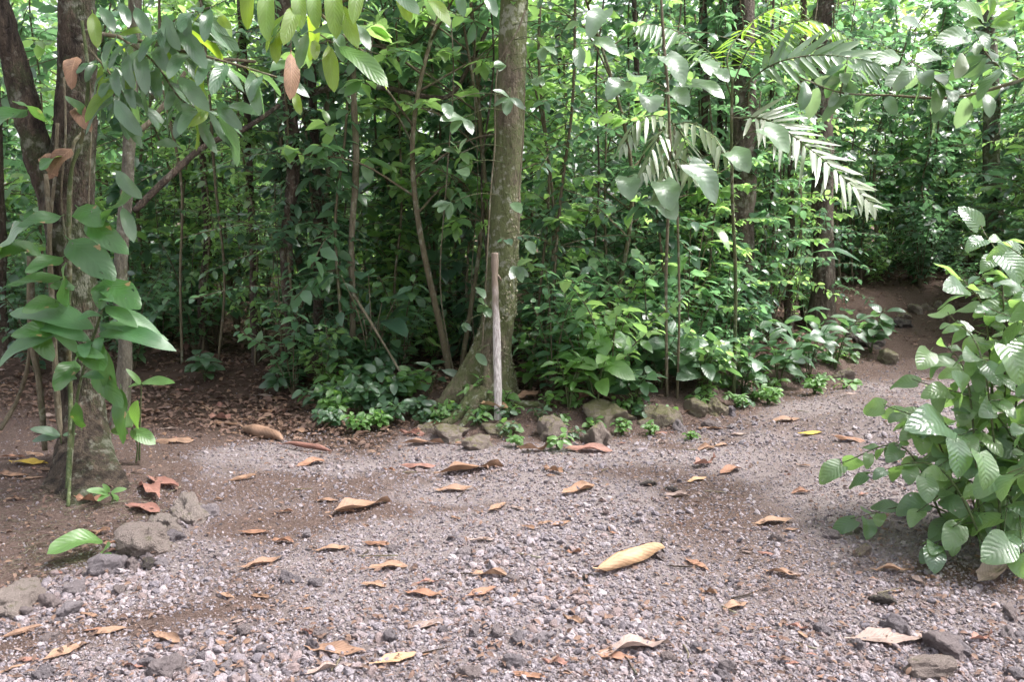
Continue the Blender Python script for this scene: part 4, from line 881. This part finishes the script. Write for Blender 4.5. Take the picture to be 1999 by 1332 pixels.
frond(pl, base, [P(1432, 160, dp), P(1465, 90, dp), P(1520, 52, dp - .05), P(1590, 40, dp - .1), P(1650, 70, dp - .15)], 22, .24, .032, 'palm_light', t0=.15, droop=.8)
frond(pl, base, [P(1430, 170, dp), P(1420, 110, dp + .1), P(1450, 60, dp + .3), P(1500, 20, dp + .5), P(1560, 5, dp + .6)], 20, .26, .032, 'palm_light', t0=.15, droop=.7)
base = G(1322, 778); dp = base[1] - .2; pl2 = thing('young_palm', base, 'small palm with drooping pale fan of leaflets behind the heart-leaved climber', 'palm')
stm = [base, P(1326, 600, dp + .1), P(1322, 400, dp + .1), P(1316, 240, dp + .05)]
obj('stem', MB().tube(crv(local(stm, base), 30), np.linspace(.010, .008, 30), 8, rough=.1).mesh('stem', M['twig']), pl2)
for e in ([(1316, 242), (1280, 225), (1240, 240), (1215, 290)], [(1316, 242), (1290, 260), (1270, 300), (1255, 345)], [(1318, 242), (1350, 240), (1390, 262), (1420, 310)], [(1318, 244), (1335, 270), (1345, 310), (1350, 345)], [(1316, 244), (1310, 290), (1300, 330), (1290, 370)]):
    frond(pl2, base, [P(x, y, dp - .12 * k) for k, (x, y) in enumerate(e)], 8, .25, .035, 'palm_pale', droop=.9, ang=.8, rr=.005)

# ------------------------------------------------------------------ heart-leaved bush on the right
base = G(2045, 1085); bush = thing('broadleaf_bush', base, 'dense bush of quilted heart-shaped leaves at the right picture edge', 'bush')
bm = [leaf_mesh('leaf', 'piper', a=.34, b=.74, W=.38, nl=12, nc=6, fold=f, bend=b, wave=.03, lobe=.15, petiole=.18, seed=i) for i, (f, b) in enumerate(((.10, .7), (.22, 1.0), (-.08, .8), (.15, 1.3)))]
rng = np.random.RandomState(31); nleaf = 0
TIPS = [(1915, 440, 4.2), (1960, 470, 3.9), (1880, 545, 4.1), (1850, 610, 4.2), (1995, 560, 3.7), (1930, 600, 3.9), (1840, 665, 4.2), (1905, 690, 3.8), (1985, 690, 3.6), (1780, 740, 4.2), (1850, 760, 3.9), (1930, 780, 3.7), (1725, 790, 4.25), (1800, 830, 4.0),
        (1990, 830, 3.5), (1870, 850, 3.6), (1740, 870, 4.0), (1640, 905, 4.05), (1690, 925, 3.9), (1800, 930, 3.7), (1900, 950, 3.5), (1980, 930, 3.4), (1660, 1020, 3.95), (1790, 1000, 3.65), (1860, 1030, 3.5), (1810, 1080, 3.55), (1960, 1040, 3.4), (1995, 1080, 3.3),
        (1965, 540, 4.1), (2000, 600, 4.2), (1960, 640, 4.0), (2020, 700, 4.0), (1890, 640, 4.3), (1970, 760, 4.1), (1900, 820, 4.1), (1985, 880, 3.9), (2020, 960, 3.7), (1930, 1000, 3.8), (1840, 880, 4.2), (1780, 900, 4.1), (1985, 1000, 3.6), (1875, 720, 4.2), (2030, 640, 3.5), (2040, 760, 3.4), (2050, 900, 3.3), (1940, 860, 3.9), (1880, 780, 4.2), (1760, 800, 4.4), (1940, 700, 4.2), (1990, 480, 4.0)]
stems = MB()
for (px, py, d) in TIPS:
    e = P(px, py, d); b0 = base + np.array([rng.uniform(-.22, .25) + (.2 if px > 1850 else -.05), rng.uniform(-.1, .55), 0]); b0[2] = float(terrain(b0[0], b0[1])[0]) - .02
    e = np.array([e[0], e[1], max(e[2], float(terrain(e[0], e[1])[0]) + .07)])
    hgt = max(e[2] - b0[2], .1); mid = b0 * .55 + e * .45; mid[2] = b0[2] + hgt * (.75 if hgt > .4 else 1.1) + .06
    c = crv([b0, mid, e], 22); stems.tube(local(c, base), np.linspace(.006, .0022, 22), 6)
    n = 9 if py > 600 else 10
    p, D, N, L = spray(c, n, rng, .07, .16, .30, 1.0, .8, .35, .6, 1., .45)
    D[-1] = nrm(c[-1] - c[-4]) + [0, -.1, -.45]
    N = N + np.array([-.25, -.6, .3]); A = frames(D, N, L, L * rng.uniform(.85, 1.1, n))
    for k in range(n):
        if p[k][2] < .09: p[k][2] = .09
        obj('leaf', bm[rng.randint(4)], bush, m4(A[k], p[k] - base)); nleaf += 1
for (x1, y1, x2, y2, d) in [(1865, 850, 1868, 922, 3.45), (1910, 872, 1918, 945, 3.42), (1822, 1060, 1824, 1112, 3.5), (1950, 490, 1985, 545, 3.7), (1890, 560, 1848, 566, 4.), (1875, 790, 1860, 735, 3.7), (1980, 1050, 1925, 1090, 3.35), (1693, 1008, 1691, 1048, 3.9), (1820, 680, 1795, 715, 3.9), (1960, 660, 1985, 740, 3.5), (1806, 925, 1810, 975, 3.6), (1860, 830, 1780, 838, 3.6)]:
    leaf_px(bush, base, bm[nleaf % 2], x1, y1, x2, y2, d, d - .07, (rng.normal(0, .3), -.9, .9), 1.05); nleaf += 1
obj('stem', stems.mesh('stem', M['green_stem']), bush)

# ------------------------------------------------------------------ trees of the forest behind
TREES = [  # foot px, py, px at the top of the picture, width px, bark, label
    (575, 745, 552, 25, 'bark_dark', 'vine-wrapped mossy trunk in the thicket left of centre'), (622, 722, 612, 16, 'bark_dark', 'slim dark trunk just right of the vine-wrapped trunk'),
    (684, 742, 692, 12, 'liana', 'pole-thin pale trunk between the vine-wrapped trunk and the central tree'), (502, 712, 468, 13, 'bark_dark', 'thin dark trunk left of the vine-wrapped trunk'),
    (896, 690, 918, 20, 'bark_grey', 'grey slender trunk just left of the central tree'), (1448, 690, 1452, 46, 'bark_red', 'stout reddish-brown trunk behind the young palm'),
    (1602, 640, 1610, 38, 'bark_red', 'straight brown trunk left of the rising path'), (1372, 690, 1378, 15, 'bark_dark', 'thin dark trunk between the heart-leaved climber and the stout trunk'),
    (1540, 660, 1562, 13, 'bark_dark', 'thin dark trunk between the stout trunk and the path trunk'), (232, 832, 258, 24, 'bark_grey', 'slender grey trunk right behind the twin-trunked tree'),
    (1404, 680, 1412, 12, 'bark_dark', 'thin stem close on the left of the stout trunk'), (1145, 660, 1085, 16, 'bark_dark', 'dim leaning trunk right of the central tree'),
    (790, 670, 775, 10, 'bark_dark', 'thin dim stem halfway between vine-wrapped trunk and central tree'), (400, 690, 395, 12, 'bark_dark', 'dim stem in the shade above the litter'),
    (1950, 560, 1925, 30, 'bark_grey', 'grey-brown trunk behind the top of the heart-leaved bush'), (4, 700, -30, 34, 'bark_dark', 'dark trunk at the left picture edge behind the twin-trunked tree'),
    (640, 715, 640, 9, 'liana', 'very thin pale stem right of the slim dark trunk'), (1235, 670, 1240, 10, 'bark_dark', 'thin dim stem left of the heart-leaved climber')]
for k, (px, py, pt, w, bk, lb) in enumerate(TREES):
    base = G(px, py); d = base[1]; r = w / FPX * d / 2; base[2] -= .05; top = P(pt, 0, d); up = (top - base); H = 8.3 + (k * .77 % 1) * 2.2
    rng = np.random.RandomState(k + 40); wob = .012 + r * .12
    pts = [base + up * (h / up[2]) + np.array([rng.normal(0, wob), rng.normal(0, wob), 0]) * (0 < h) for h in (0, .6, 1.2, 1.9, 2.6, 3.4, 4.2, H)]
    t = thing('forest_tree', base, lb, 'tree', 'trees of the forest behind the clearing')
    mbt = trunk_mesh(local(pts, base), [r * 1.5, r * 1.05, r, r, r * .97, r * .9, r * .85, r * .7], 20 if w < 20 else 36, [(rng.rand() * 6, r * .9, .5, .35)] if w > 20 else [], .12, k, 90)
    obj('trunk', mbt.mesh('trunk', M[bk]), t); add_crown(t, local(pts[-1], base), .25 + .016 * min(w, 40), k, k * 1.7)

# leaning and sagging branches in the thicket
LIAN = [([P(262, 412, 6.3), P(330, 345, 6.5), P(400, 285, 6.7), P(480, 250, 6.9), P(545, 205, 7.1)], .025, 'leaning_branch', 'thick diagonal branch rising right from the slender grey trunk'),
        ([P(250, 268, 6.3), P(290, 240, 6.4), P(330, 190, 6.5), P(372, 130, 6.6), P(420, 115, 6.7), P(500, 120, 6.8)], .018, 'leaning_branch', 'crooked branch above the thick diagonal one'),
        ([P(560, 205, 7.6), P(620, 178, 7.5), P(690, 168, 7.4), P(760, 172, 7.4), P(830, 188, 7.4), P(880, 185, 7.5), P(915, 130, 7.6), P(955, 50, 7.7)], .024, 'sagging_branch', 'horizontal branch sagging between the vine-wrapped trunk and the central tree'),
        ([P(690, 575, 6.9), P(730, 640, 6.8), P(760, 690, 6.75), P(792, 745, 6.7)], .011, 'dead_stem', 'thin dry stem slanting down left of the buttress'),
        ([P(850, 40, 8.2), P(780, 100, 8.2), P(720, 60, 8.2), P(700, -20, 8.2)], .018, 'leaning_branch', 'small forked branch high left of the central trunk')]
for k, (pts, r, nm, lb) in enumerate(LIAN):
    base = pts[0]; o = obj(nm, MB().tube(crv(local(pts, base), 50), r * np.linspace(1.1, .7, 50), 12, rough=.16, seed=k).mesh(nm, M['bark_dark' if r > .02 else 'liana'])); o.location = base; tag(o, lb, 'branch')

# vine on the central trunk, with whorls of leaves
base = P(945, 700, 6.3); cv = thing('slender_vine', base, 'slender pale vine with leaf whorls winding up the central trunk', 'vine')
for pts, r in (([P(1025, 20, 6.38), P(1010, 60, 6.36), P(985, 100, 6.36), P(972, 130, 6.38), P(966, 200, 6.4), P(966, 280, 6.4), P(960, 350, 6.38), P(955, 420, 6.36), P(948, 560, 6.34), P(940, 700, 6.32)], .006), ([P(1024, 160, 6.42), P(1022, 260, 6.4), P(1014, 360, 6.38), P(1012, 430, 6.38)], .005)):
    obj('stem', MB().tube(crv(local(pts, base), 50), r, 6, rough=.1).mesh('stem', M['liana']), cv)
wm = [leaf_mesh('leaf', 'heart', a=.7, b=.7, W=.2, nl=7, nc=4, fold=.2, bend=.5, wave=.02, seed=i) for i in range(2)]
WH = [(896, 300, 36, 4.4), (1000, 395, 32, 2.2), (995, 190, 38, 2.), (895, 330, 30, 2.), (985, 125, 22, 3.), (870, 200, 40, 3.), (905, 230, 45, 2.5), (1060, 90, 40, 2.), (1050, 150, 36, 1.2), (880, 395, 36, 2.), (1130, 90, 48, 2.), (1100, 60, 40, 1.), (1010, 520, 30, 1.), (930, 560, 30, 2.), (950, 600, 26, 2.4), (905, 630, 30, 2.), (930, 690, 30, 2.), (1030, 470, 40, 2.2)]
rng = np.random.RandomState(14)
for k, (x, y, l, a0) in enumerate(WH):
    a, b = P(np.interp(y, [0, 200, 450, 600, 700], [1004, 996, 984, 974, 966]), y - 12, 6.42), P(x, y, 6.26)
    obj('petiole', MB().tube(crv(local([a, (a + b) / 2 + [0, -.03, .04], b], base), 10), .003, 5).mesh('petiole', M['green_stem']), cv)
    for q in range(rng.randint(1, 5)):
        a = a0 + (q - 1.5) * .75 + rng.normal(0, .4); l = l * rng.uniform(.75, 1.15); leaf_px(cv, base, wm[q % 2], x, y, x + l * math.cos(a), y + l * math.sin(a) * .9, 6.22 + .1 * rng.rand(), 6.1 + .1 * rng.rand(), (rng.normal(0, .3), -.8, .9), 1.)

# ------------------------------------------------------------------ undergrowth: plants whose leaves can be told apart
def leafy(name, label, group, px, py, hpx, nst, nlv, lpx, mat, shape='ov', spread=.5, seed=0, cat_='plant', nup=1.):
    base = G(px, py); k = base[1] / FPX; h = hpx * k; rng = np.random.RandomState(seed); o = thing(name, base, label, cat_, group); st = MB(); Ls = []
    for s in range(nst):
        az = s * 2.399 + rng.rand(); sp = spread * h * (.4 + .6 * rng.rand()) * (0 if nst == 1 else 1); hh = h * (.65 + .35 * rng.rand())
        c = crv([[0, 0, -.02], [sp * .35 * math.cos(az), sp * .35 * math.sin(az), hh * .6], [sp * math.cos(az), sp * math.sin(az), hh]], 14); st.tube(c, np.linspace(.006, .0025, 14), 5)
        Ls.append(spray(c, nlv, rng, lpx * k * .7, lpx * k * 1.15, .3, 1., 1., .3, .3, nup, .3))
    obj('stem', st.mesh('stem', M['green_stem']), o); p, D, N, L = cat(Ls); A = frames(D, N + [0, -.35, 0], L)
    kw = dict(ov=dict(a=.5, b=.75, W=.27), ln=dict(a=.75, b=.9, W=.16), ob=dict(a=1., b=.6, W=.2))[shape]
    for i in range(len(p)): obj('leaf', leaf_mesh('leaf', mat, nl=6, nc=2, fold=.2, bend=.7, wave=.02, seed=i % 3, petiole=.12, **kw), o, m4(A[i], p[i]))
    return o
UG = [
    (1095, 765, 185, 4, 11, 46, 'fresh', 'ln', 'bright shrub with whorls of light green leaves right of the central tree'), (1165, 800, 165, 3, 7, 62, 'fresh', 'ov', 'plant with broad drooping light leaves behind the squat border rock'),
    (1110, 800, 110, 4, 9, 40, 'fresh', 'ln', 'low light-green plant at the foot of the bright shrub'), (1290, 760, 120, 3, 7, 70, 'under', 'ov', 'broad-leaved plant under the heart-leaved climber'),
    (1365, 770, 130, 4, 7, 66, 'under', 'ov', 'broad-leaved plant over the dry grass tuft'), (1240, 790, 90, 3, 8, 48, 'under', 'ov', 'insect-bitten low plant behind the broad mossy rock'),
    (1450, 770, 80, 4, 8, 46, 'under', 'ov', 'dark low plant behind the upright mossy rock'), (1520, 755, 120, 4, 9, 46, 'under', 'ov', 'leafy plant below the thin trunk left of the path'),
    (1580, 740, 150, 4, 9, 44, 'under', 'ov', 'leafy plant at the foot of the straight brown trunk'), (1630, 722, 120, 4, 9, 40, 'under', 'ln', 'dense low plant at the left edge of the path'),
    (840, 770, 60, 2, 5, 62, 'under', 'ln', 'low plant with long elliptic leaves left of the buttress'), (770, 800, 70, 4, 10, 30, 'under', 'ov', 'small bushy herb left of the buttress root'),
    (700, 815, 75, 5, 11, 30, 'under', 'ov', 'bright clump of small leaves at the edge of the litter'), (650, 825, 60, 5, 11, 26, 'fresh', 'ov', 'light green herb left of the bright clump'),
    (730, 745, 100, 4, 10, 40, 'under', 'ov', 'taller herb behind the bright clump'), (930, 790, 60, 2, 6, 30, 'fresh', 'ln', 'sprig growing between buttress and stick'),
    (1035, 760, 70, 3, 7, 34, 'fresh', 'ov', 'sprig close on the right of the stick'), (1215, 850, 34, 4, 8, 16, 'fresh', 'ov', 'tiny herb on the broad mossy rock'),
    (1090, 880, 40, 3, 6, 22, 'fresh', 'ov', 'tiny herb in front of the rough brown rock'), (1270, 850, 26, 4, 8, 14, 'fresh', 'ov', 'tiny herb at the foot of the rounded mossy rock'),
    (740, 840, 40, 5, 9, 20, 'fresh', 'ov', 'low ground herb in front of the bright clump'), (985, 800, 40, 3, 6, 24, 'fresh', 'ov', 'seedling behind the bright cupped leaf'),
    (1500, 790, 36, 6, 8, 18, 'fern', 'ov', 'mossy pale herb along the border past the fern'), (1590, 770, 34, 6, 8, 18, 'fern', 'ov', 'pale herb where the border runs to the path'), (1350, 860, 22, 4, 6, 14, 'fresh', 'ov', 'tiny herb by the little tan stone'),
    (545, 770, 60, 3, 8, 30, 'under', 'ov', 'dark seedling at the back of the litter'), (400, 745, 60, 3, 8, 34, 'under', 'ov', 'grey-green seedling at the back of the litter'), (1700, 690, 90, 4, 9, 40, 'under', 'ov', 'dark shrub overhanging the rocks of the path')]
for k, (px, py, h, ns, nl_, lp, mt, sh, lb) in enumerate(UG):
    leafy('undergrowth_plant', lb, 'undergrowth along the forest edge', px, py, h, ns, nl_, lp, mt, sh, .55, 60 + k)

for k, (px, py, h, lp) in enumerate([(625, 800, 60, 26), (672, 790, 70, 30), (722, 785, 80, 30), (762, 830, 50, 24), (790, 780, 60, 28), (690, 752, 90, 36), (640, 838, 40, 20), (700, 845, 40, 20), (812, 815, 40, 22), (735, 812, 56, 26)]):
    leafy('ground_herb', 'leafy green ground herb in the patch left of the buttress', 'ground herbs left of the buttress', px, py, h, 6, 9, lp, ['under', 'fresh', 'under'][k % 3], 'ov', .8, 140 + k)
rs = np.random.RandomState(66)
for k in range(58):
    px = rs.uniform(820, 1660); py = float(np.interp(px, [820, 960, 1200, 1400, 1660], [850, 865, 845, 805, 745])) + rs.uniform(-60, 14)
    leafy('ground_herb', 'tiny sprig among the stones of the border', 'tiny sprigs along the stone border', px, py, rs.uniform(14, 34), 3, 5, rs.uniform(12, 22), ['fresh', 'under', 'fern'][k % 3], 'ov', .9, 180 + k)
def fern(px, py, label, n, L, wd, seed, mat='fern'):
    base = G(px, py); o = thing('fern', base, label, 'fern'); rng = np.random.RandomState(seed)
    for s in range(n):
        a = rng.uniform(-2.9, -.2) if n > 1 else -1.4; l = L * rng.uniform(.7, 1.1); e = np.array([math.cos(a) * l * .75, math.sin(a) * l * .45, l * .35])
        frond(o, base, [base, base + e * .5 + [0, 0, l * .3], base + e], 11, wd, wd * .33, mat, droop=.15, ang=1.25, rr=.002)
fern(1018, 872, 'little pale fern in front of the low moss-topped rock', 3, .16, .045, 1)
fern(1440, 795, 'spreading pale fern at the far end of the mossy rocks', 4, .26, .06, 2)
fern(1380, 745, 'dark fern under the broad-leaved plant', 5, .5, .13, 3, 'under')
# dry grass tuft hanging below the broad-leaved plant
gt = MB(); rng = np.random.RandomState(8); b0 = G(1360, 752)
for _ in range(170):
    a = rng.rand() * 6.3; q = b0 + np.array([rng.normal(0, .14), rng.normal(0, .06), .22 + .12 * rng.rand()]); e = q + [rng.normal(0, .10), -.10 - .1 * rng.rand(), -.26 * rng.rand() - .08]
    gt.tube(local(crv([q - [0, -.03, .2], q, e], 7), b0), np.linspace(.0022, .0009, 7), 3, rng.rand())
o = obj('dry_grass_tuft', gt.mesh('dry_grass_tuft', M['liana'])); o.location = b0; tag(o, 'tuft of brown drooping grass under the broad-leaved plant', 'grass')

# ------------------------------------------------------------------ the thicket: plants too far off to pick their leaves apart
def proto(kind, seed, mat):
    rng = np.random.RandomState(seed); st, fo, Ls = MB(), MB(), []
    if kind == 'climber':
        H = 3.6 + rng.rand() * 1.2; c = crv([[rng.normal(0, .06) * (z > 0), rng.normal(0, .06) * (z > 0), z] for z in np.linspace(0, H, 7)], 40); st.tube(c, np.linspace(.016, .008, 40), 5)
        f = .55 if seed > 100 else 1.; Ls.append(spray(c, int(110 / f), rng, .10 * f, .21 * f, .06, 1, 1., .0, .55, .7, .35))
        for k in range(24 if f == 1 else 40):
            i = rng.randint(4, 38); e = c[i] + [rng.normal(0, .35), rng.normal(0, .35), rng.normal(-.05, .15)]; b = crv([c[i], (c[i] + e) / 2 + [0, 0, .06], e], 6); st.tube(b, .004, 4); Ls.append(spray(b, int(10 / f), rng, .10 * f, .2 * f, .2, 1, .8, .3, .4, .8, .35))
        tpl = T_OV
    elif kind == 'sapling':
        H = 2.2 + rng.rand() * 1.8; c = crv([[0, 0, 0], [rng.normal(0, .1), rng.normal(0, .1), H * .5], [rng.normal(0, .15), rng.normal(0, .15), H]], 30); st.tube(c, np.linspace(.018, .006, 30), 6)
        f = .6 if seed > 100 else 1.
        for k in range(20):
            i = 7 + int(22 * k / 20); a = k * 2.399; l = (.35 + .5 * rng.rand()) * (1.15 - .5 * k / 20); e = c[i] + [l * math.cos(a), l * math.sin(a), l * .25]; b = crv([c[i], (c[i] + e) / 2 + [0, 0, .07], e], 8); st.tube(b, np.linspace(.006, .0025, 8), 4)
            Ls.append(spray(b, int(18 / f ** 1.3), rng, .11 * f, .22 * f, .15, 1, .9, .45, .3, 1., .25))
        tpl = T_LN if seed % 2 else T_OB
    elif kind == 'shrub':
        for s in range(8):
            a = s * 2.399; h = .6 + .8 * rng.rand(); w = .25 + .4 * rng.rand(); c = crv([[0, 0, 0], [w * .4 * math.cos(a), w * .4 * math.sin(a), h * .65], [w * math.cos(a), w * math.sin(a), h]], 14); st.tube(c, np.linspace(.009, .003, 14), 5)
            Ls.append(spray(c, 22, rng, .10, .20, .12, 1, 1., .3, .35, 1., .3))
        tpl = T_OV
    elif kind == 'bigleaf':
        for s in range(9):
            a = s * 2.399 + rng.rand(); h = .5 + .9 * rng.rand(); w = .12 + .3 * rng.rand(); c = crv([[0, 0, 0], [w * .4 * math.cos(a), w * .4 * math.sin(a), h * .6], [w * math.cos(a), w * math.sin(a), h]], 10); st.tube(c, np.linspace(.010, .005, 10), 5)
            Ls.append((c[-1:], np.array([[math.cos(a), math.sin(a), -.25 + rng.normal(0, .3)]]), np.array([[math.cos(a) * .4, math.sin(a) * .4 - .2, 1.]]), np.array([.28 + .3 * rng.rand()])))
        tpl = T_BG if seed % 2 else T_BN
    elif kind == 'tree':                                           # small tree: leaves bunched at the twig ends
        H = 3.2 + rng.rand(); c = crv([[0, 0, 0], [rng.normal(0, .15), rng.normal(0, .15), H * .5], [rng.normal(0, .25), rng.normal(0, .25), H]], 30); st.tube(c, np.linspace(.028, .01, 30), 7)
        for k in range(13):
            i = 10 + int(19 * k / 13); a = k * 2.399; l = .6 + .7 * rng.rand(); e = c[i] + [l * math.cos(a), l * math.sin(a), l * .35]; b = crv([c[i], (c[i] + e) / 2 + [0, 0, .1], e], 9); st.tube(b, np.linspace(.010, .004, 9), 5)
            for q in range(5):
                f = b[3 + q]; e2 = f + [rng.normal(0, .22), rng.normal(0, .22), rng.normal(.05, .1)]; b2 = crv([f, (f + e2) / 2 + [0, 0, .03], e2], 5); st.tube(b2, .003, 4)
                Ls.append(spray(b2, 8, rng, .09, .2, .55, 1, 1., .5, .35, 1., .3))
        tpl = T_OB if seed % 2 else T_OV
    elif kind == 'palm':
        for s in range(9):
            a = s * 2.399; l = .9 + .5 * rng.rand(); c = crv([[0, 0, .1], [l * .3 * math.cos(a), l * .3 * math.sin(a), l * .75], [l * .75 * math.cos(a), l * .75 * math.sin(a), l * .85], [l * 1.1 * math.cos(a), l * 1.1 * math.sin(a), l * .6]], 26); st.tube(c, np.linspace(.010, .003, 26), 5)
            tn = nrm(np.gradient(c, axis=0)); sd_ = nrm(np.cross(tn, [0, 0, 1]))
            for s2 in (-1, 1): i = np.arange(5, 26); Ls.append((c[i], sd_[i] * s2 + tn[i] * .5 + [0, 0, -.3], np.tile([0, 0, 1.], (21, 1)), .34 * np.sin(np.pi * (.15 + .8 * i / 26)) + .03))
        tpl = T_LF
    p, D, N, L = cat(Ls); fo.inst(tpl, frames(D, N, L), p, rng.rand(len(p)))
    return st.mesh('stem', M['twig']), fo.mesh('foliage', M[mat])
PROTO = {k: [proto(k, s, m_) for s, m_ in v] for k, v in {'climber': [(1, 'forest'), (2, 'forest_dark'), (3, 'forest'), (4, 'forest_light'), (101, 'forest'), (102, 'forest_dark'), (103, 'forest_light')], 'sapling': [(5, 'forest'), (6, 'forest_light'), (7, 'forest_dark'), (8, 'forest'), (105, 'forest'), (106, 'forest_light')],
         'shrub': [(9, 'forest'), (10, 'forest_dark'), (11, 'forest'), (12, 'forest_light')], 'palm': [(13, 'forest'), (14, 'forest_dark')], 'bigleaf': [(15, 'forest'), (16, 'forest_light'), (17, 'forest_dark'), (18, 'forest')], 'tree': [(19, 'forest'), (20, 'forest_light'), (21, 'forest_dark')]}.items()}
NAME = {'climber': ('leafy_climber', 'vine', 'climber'), 'sapling': ('sapling', 'sapling', 'sapling'), 'shrub': ('shrub', 'shrub', 'shrub'), 'palm': ('understorey_palm', 'palm', 'feathery palm'), 'bigleaf': ('big_leaved_herb', 'plant', 'big-leaved herb'), 'tree': ('small_tree', 'tree', 'understorey tree')}
LOOK = {'climber': ['mid-green', 'dark', 'bushy', 'pale', 'small-leaved', 'dark small-leaved', 'pale small-leaved'], 'sapling': ['narrow-leaved', 'pale', 'dark', 'broad-leaved', 'small-leaved', 'pale small-leaved'], 'shrub': ['mid-green', 'dark', 'bushy', 'pale'], 'palm': ['mid-green', 'dark'], 'bigleaf': ['round-leaved', 'pale narrow-leaved', 'dark round-leaved', 'long-leaved'], 'tree': ['mid-green', 'pale', 'dark']}
REFS = [(40, 'edge trunk'), (232, 'slender grey trunk'), (400, 'dim litter stem'), (500, 'thin dark trunk'), (575, 'vine-wrapped trunk'), (684, 'pole-thin pale trunk'), (790, 'thin dim stem'), (896, 'grey slender trunk'), (968, 'central tree'), (1145, 'dim leaning trunk'), (1235, 'thin dim stem'), (1302, 'heart-leaved climber'), (1448, 'stout trunk'), (1602, 'straight brown trunk'), (1760, 'rising path'), (1950, 'grey-brown trunk behind the bush')]
def thicket(kind, n, s0, s1, sc0, sc1, xr=.72, seed=0, bank=False):
    rs = np.random.RandomState(seed); k = 0; tries = 0
    while k < n and tries < 20000:
        tries += 1; y = 6.3 + 11 * rs.rand(); x = (rs.rand() * 2 - 1) * (xr * y + .3); s = float(into_forest(x, y)) if not bank else float(right_bank(x, y))
        if not s0 < s < s1: continue
        if bank and y < 7.: continue
        if not bank and float(right_bank(x, y)) > -.2 and y < 10: continue
        if not bank and float(right_bank(x, y)) > -1.9 and y < 11.6 and s < 1.3: continue
        px = 999.5 + x / y * FPX
        if abs(px - 968) < 75 and s < 1.1: continue
        if px < 900 and s < 1.6 and kind in ('shrub', 'bigleaf', 'sapling') and rs.rand() < .62: continue
        r_, nm_ = min(REFS, key=lambda e: abs(e[0] - px)); z = ('left of the ' if px < r_ else 'right of the ') + nm_
        if bank: z = 'on the bank right of the path' + (', beyond the bush' if y < 9 else ', far end')
        dd = 'at the thicket edge' if s < 1.2 else ('inside the thicket' if s < 3.5 else 'deep in the thicket')
        nm, ct, lb = NAME[kind]; v = rs.randint(len(PROTO[kind])); sc = rs.uniform(sc0, sc1); lb = LOOK[kind][v] + ' ' + lb
        o = thing(nm, (x, y, float(terrain(x, y)[0]) - .02), f'{lb} {dd}, {z}', ct, f'{lb}s {dd}, {z}', rs.rand() * 6.3, sc)
        obj('stem', PROTO[kind][v][0], o); obj('foliage', PROTO[kind][v][1], o); k += 1
thicket('shrub', 100, .08, 2.0, .45, .95, seed=1); thicket('shrub', 30, 2., 6., .8, 1.4, seed=2)
thicket('climber', 26, .6, 2.2, .85, 1.1, seed=3); thicket('climber', 18, 2.2, 6.5, .95, 1.3, seed=4)
thicket('sapling', 40, .8, 2.4, .75, 1.1, seed=5); thicket('sapling', 42, 2.4, 7.5, .9, 1.5, seed=6)
thicket('shrub', 16, .15, 2.5, .6, 1.1, seed=11, bank=True); thicket('sapling', 16, .4, 3., .9, 1.4, seed=12, bank=True); thicket('climber', 12, .4, 3., .9, 1.2, seed=13, bank=True)
thicket('bigleaf', 26, .3, 3., .7, 1.2, seed=21); thicket('tree', 16, .9, 3., .8, 1.1, seed=22); thicket('tree', 22, 3., 7., .9, 1.5, seed=23)
thicket('palm', 8, 2.2, 5., .8, 1.2, seed=17)
# climbers winding up the trunks, and bare hanging vines
rs = np.random.RandomState(23)
for k, (px, py, pt, w, bk, lb) in enumerate(TREES):
    if k in (9, 15): continue
    b0 = G(px, py); t_ = P(pt, 0, b0[1]); d = t_ - b0; o = thing('leafy_climber', b0 + np.array([0, -.06, 0]), 'leafy climber on the ' + lb.split(' in the ')[0], 'vine', None, 0, rs.uniform(.85, 1.05))
    o.rotation_euler = (0, math.atan2(d[0], d[2]), 0); v = (4, 5, 0, 6, 1)[k % 5]
    obj('stem', PROTO['climber'][v][0], o); obj('foliage', PROTO['climber'][v][1], o)
k = 0
while k < 30:
    px, y = rs.uniform(280, 1650), rs.uniform(7., 11.); x = (px - 999.5) / FPX * y; s_ = float(into_forest(x, y))
    if s_ < .3: continue
    b0 = np.array([x, y, float(terrain(x, y)[0])]); pts = [[rs.normal(0, .05), rs.normal(0, .05), z] for z in (-.02, .8, 1.7, 2.6, 3.6, 5.2)]; r_, nm_ = min(REFS, key=lambda e: abs(e[0] - px)); rr = rs.choice([.004, .006, .009, .013])
    o = obj('hanging_vine', MB().tube(crv(pts, 30), rr, 6, rough=.15, seed=k).mesh('hanging_vine', M[['liana', 'bark_dark', 'twig'][k % 3]])); o.location = b0
    sz = 'cord-thin' if rr < .007 else 'finger-thick'; tag(o, f'bare {sz} upright vine {"left" if px < r_ else "right"} of the {nm_}', 'vine', f'bare {sz} vines {"left" if px < r_ else "right"} of the {nm_}'); k += 1
# far wall of the wood, one mass
rng = np.random.RandomState(91); nc = 1900; cy = 14.5 + 13 * rng.rand(nc); cx = (rng.rand(nc) * 2 - 1) * cy * .85; cz = 8. * rng.rand(nc) ** 1.15
n = 66000; i = rng.randint(0, nc, n); p = np.stack([cx[i], cy[i], cz[i] + terrain(cx[i], cy[i])], 1) + rng.normal(0, .42, (n, 3)) * [1, 1, .7]; p[:, 2] = np.maximum(p[:, 2], .1)
FW = MB().inst(T_CH, frames(rng.normal(0, 1, (n, 3)) * [1, 1, .5] - [0, 0, .35], np.array([0, -.3, 1.]) + rng.normal(0, .4, (n, 3)), .17 + .2 * rng.rand(n)), p, rng.rand(n))
tag(obj('distant_foliage', FW.mesh('distant_foliage', M['far'])), 'far wall of forest leaves behind the thicket', kind='stuff')
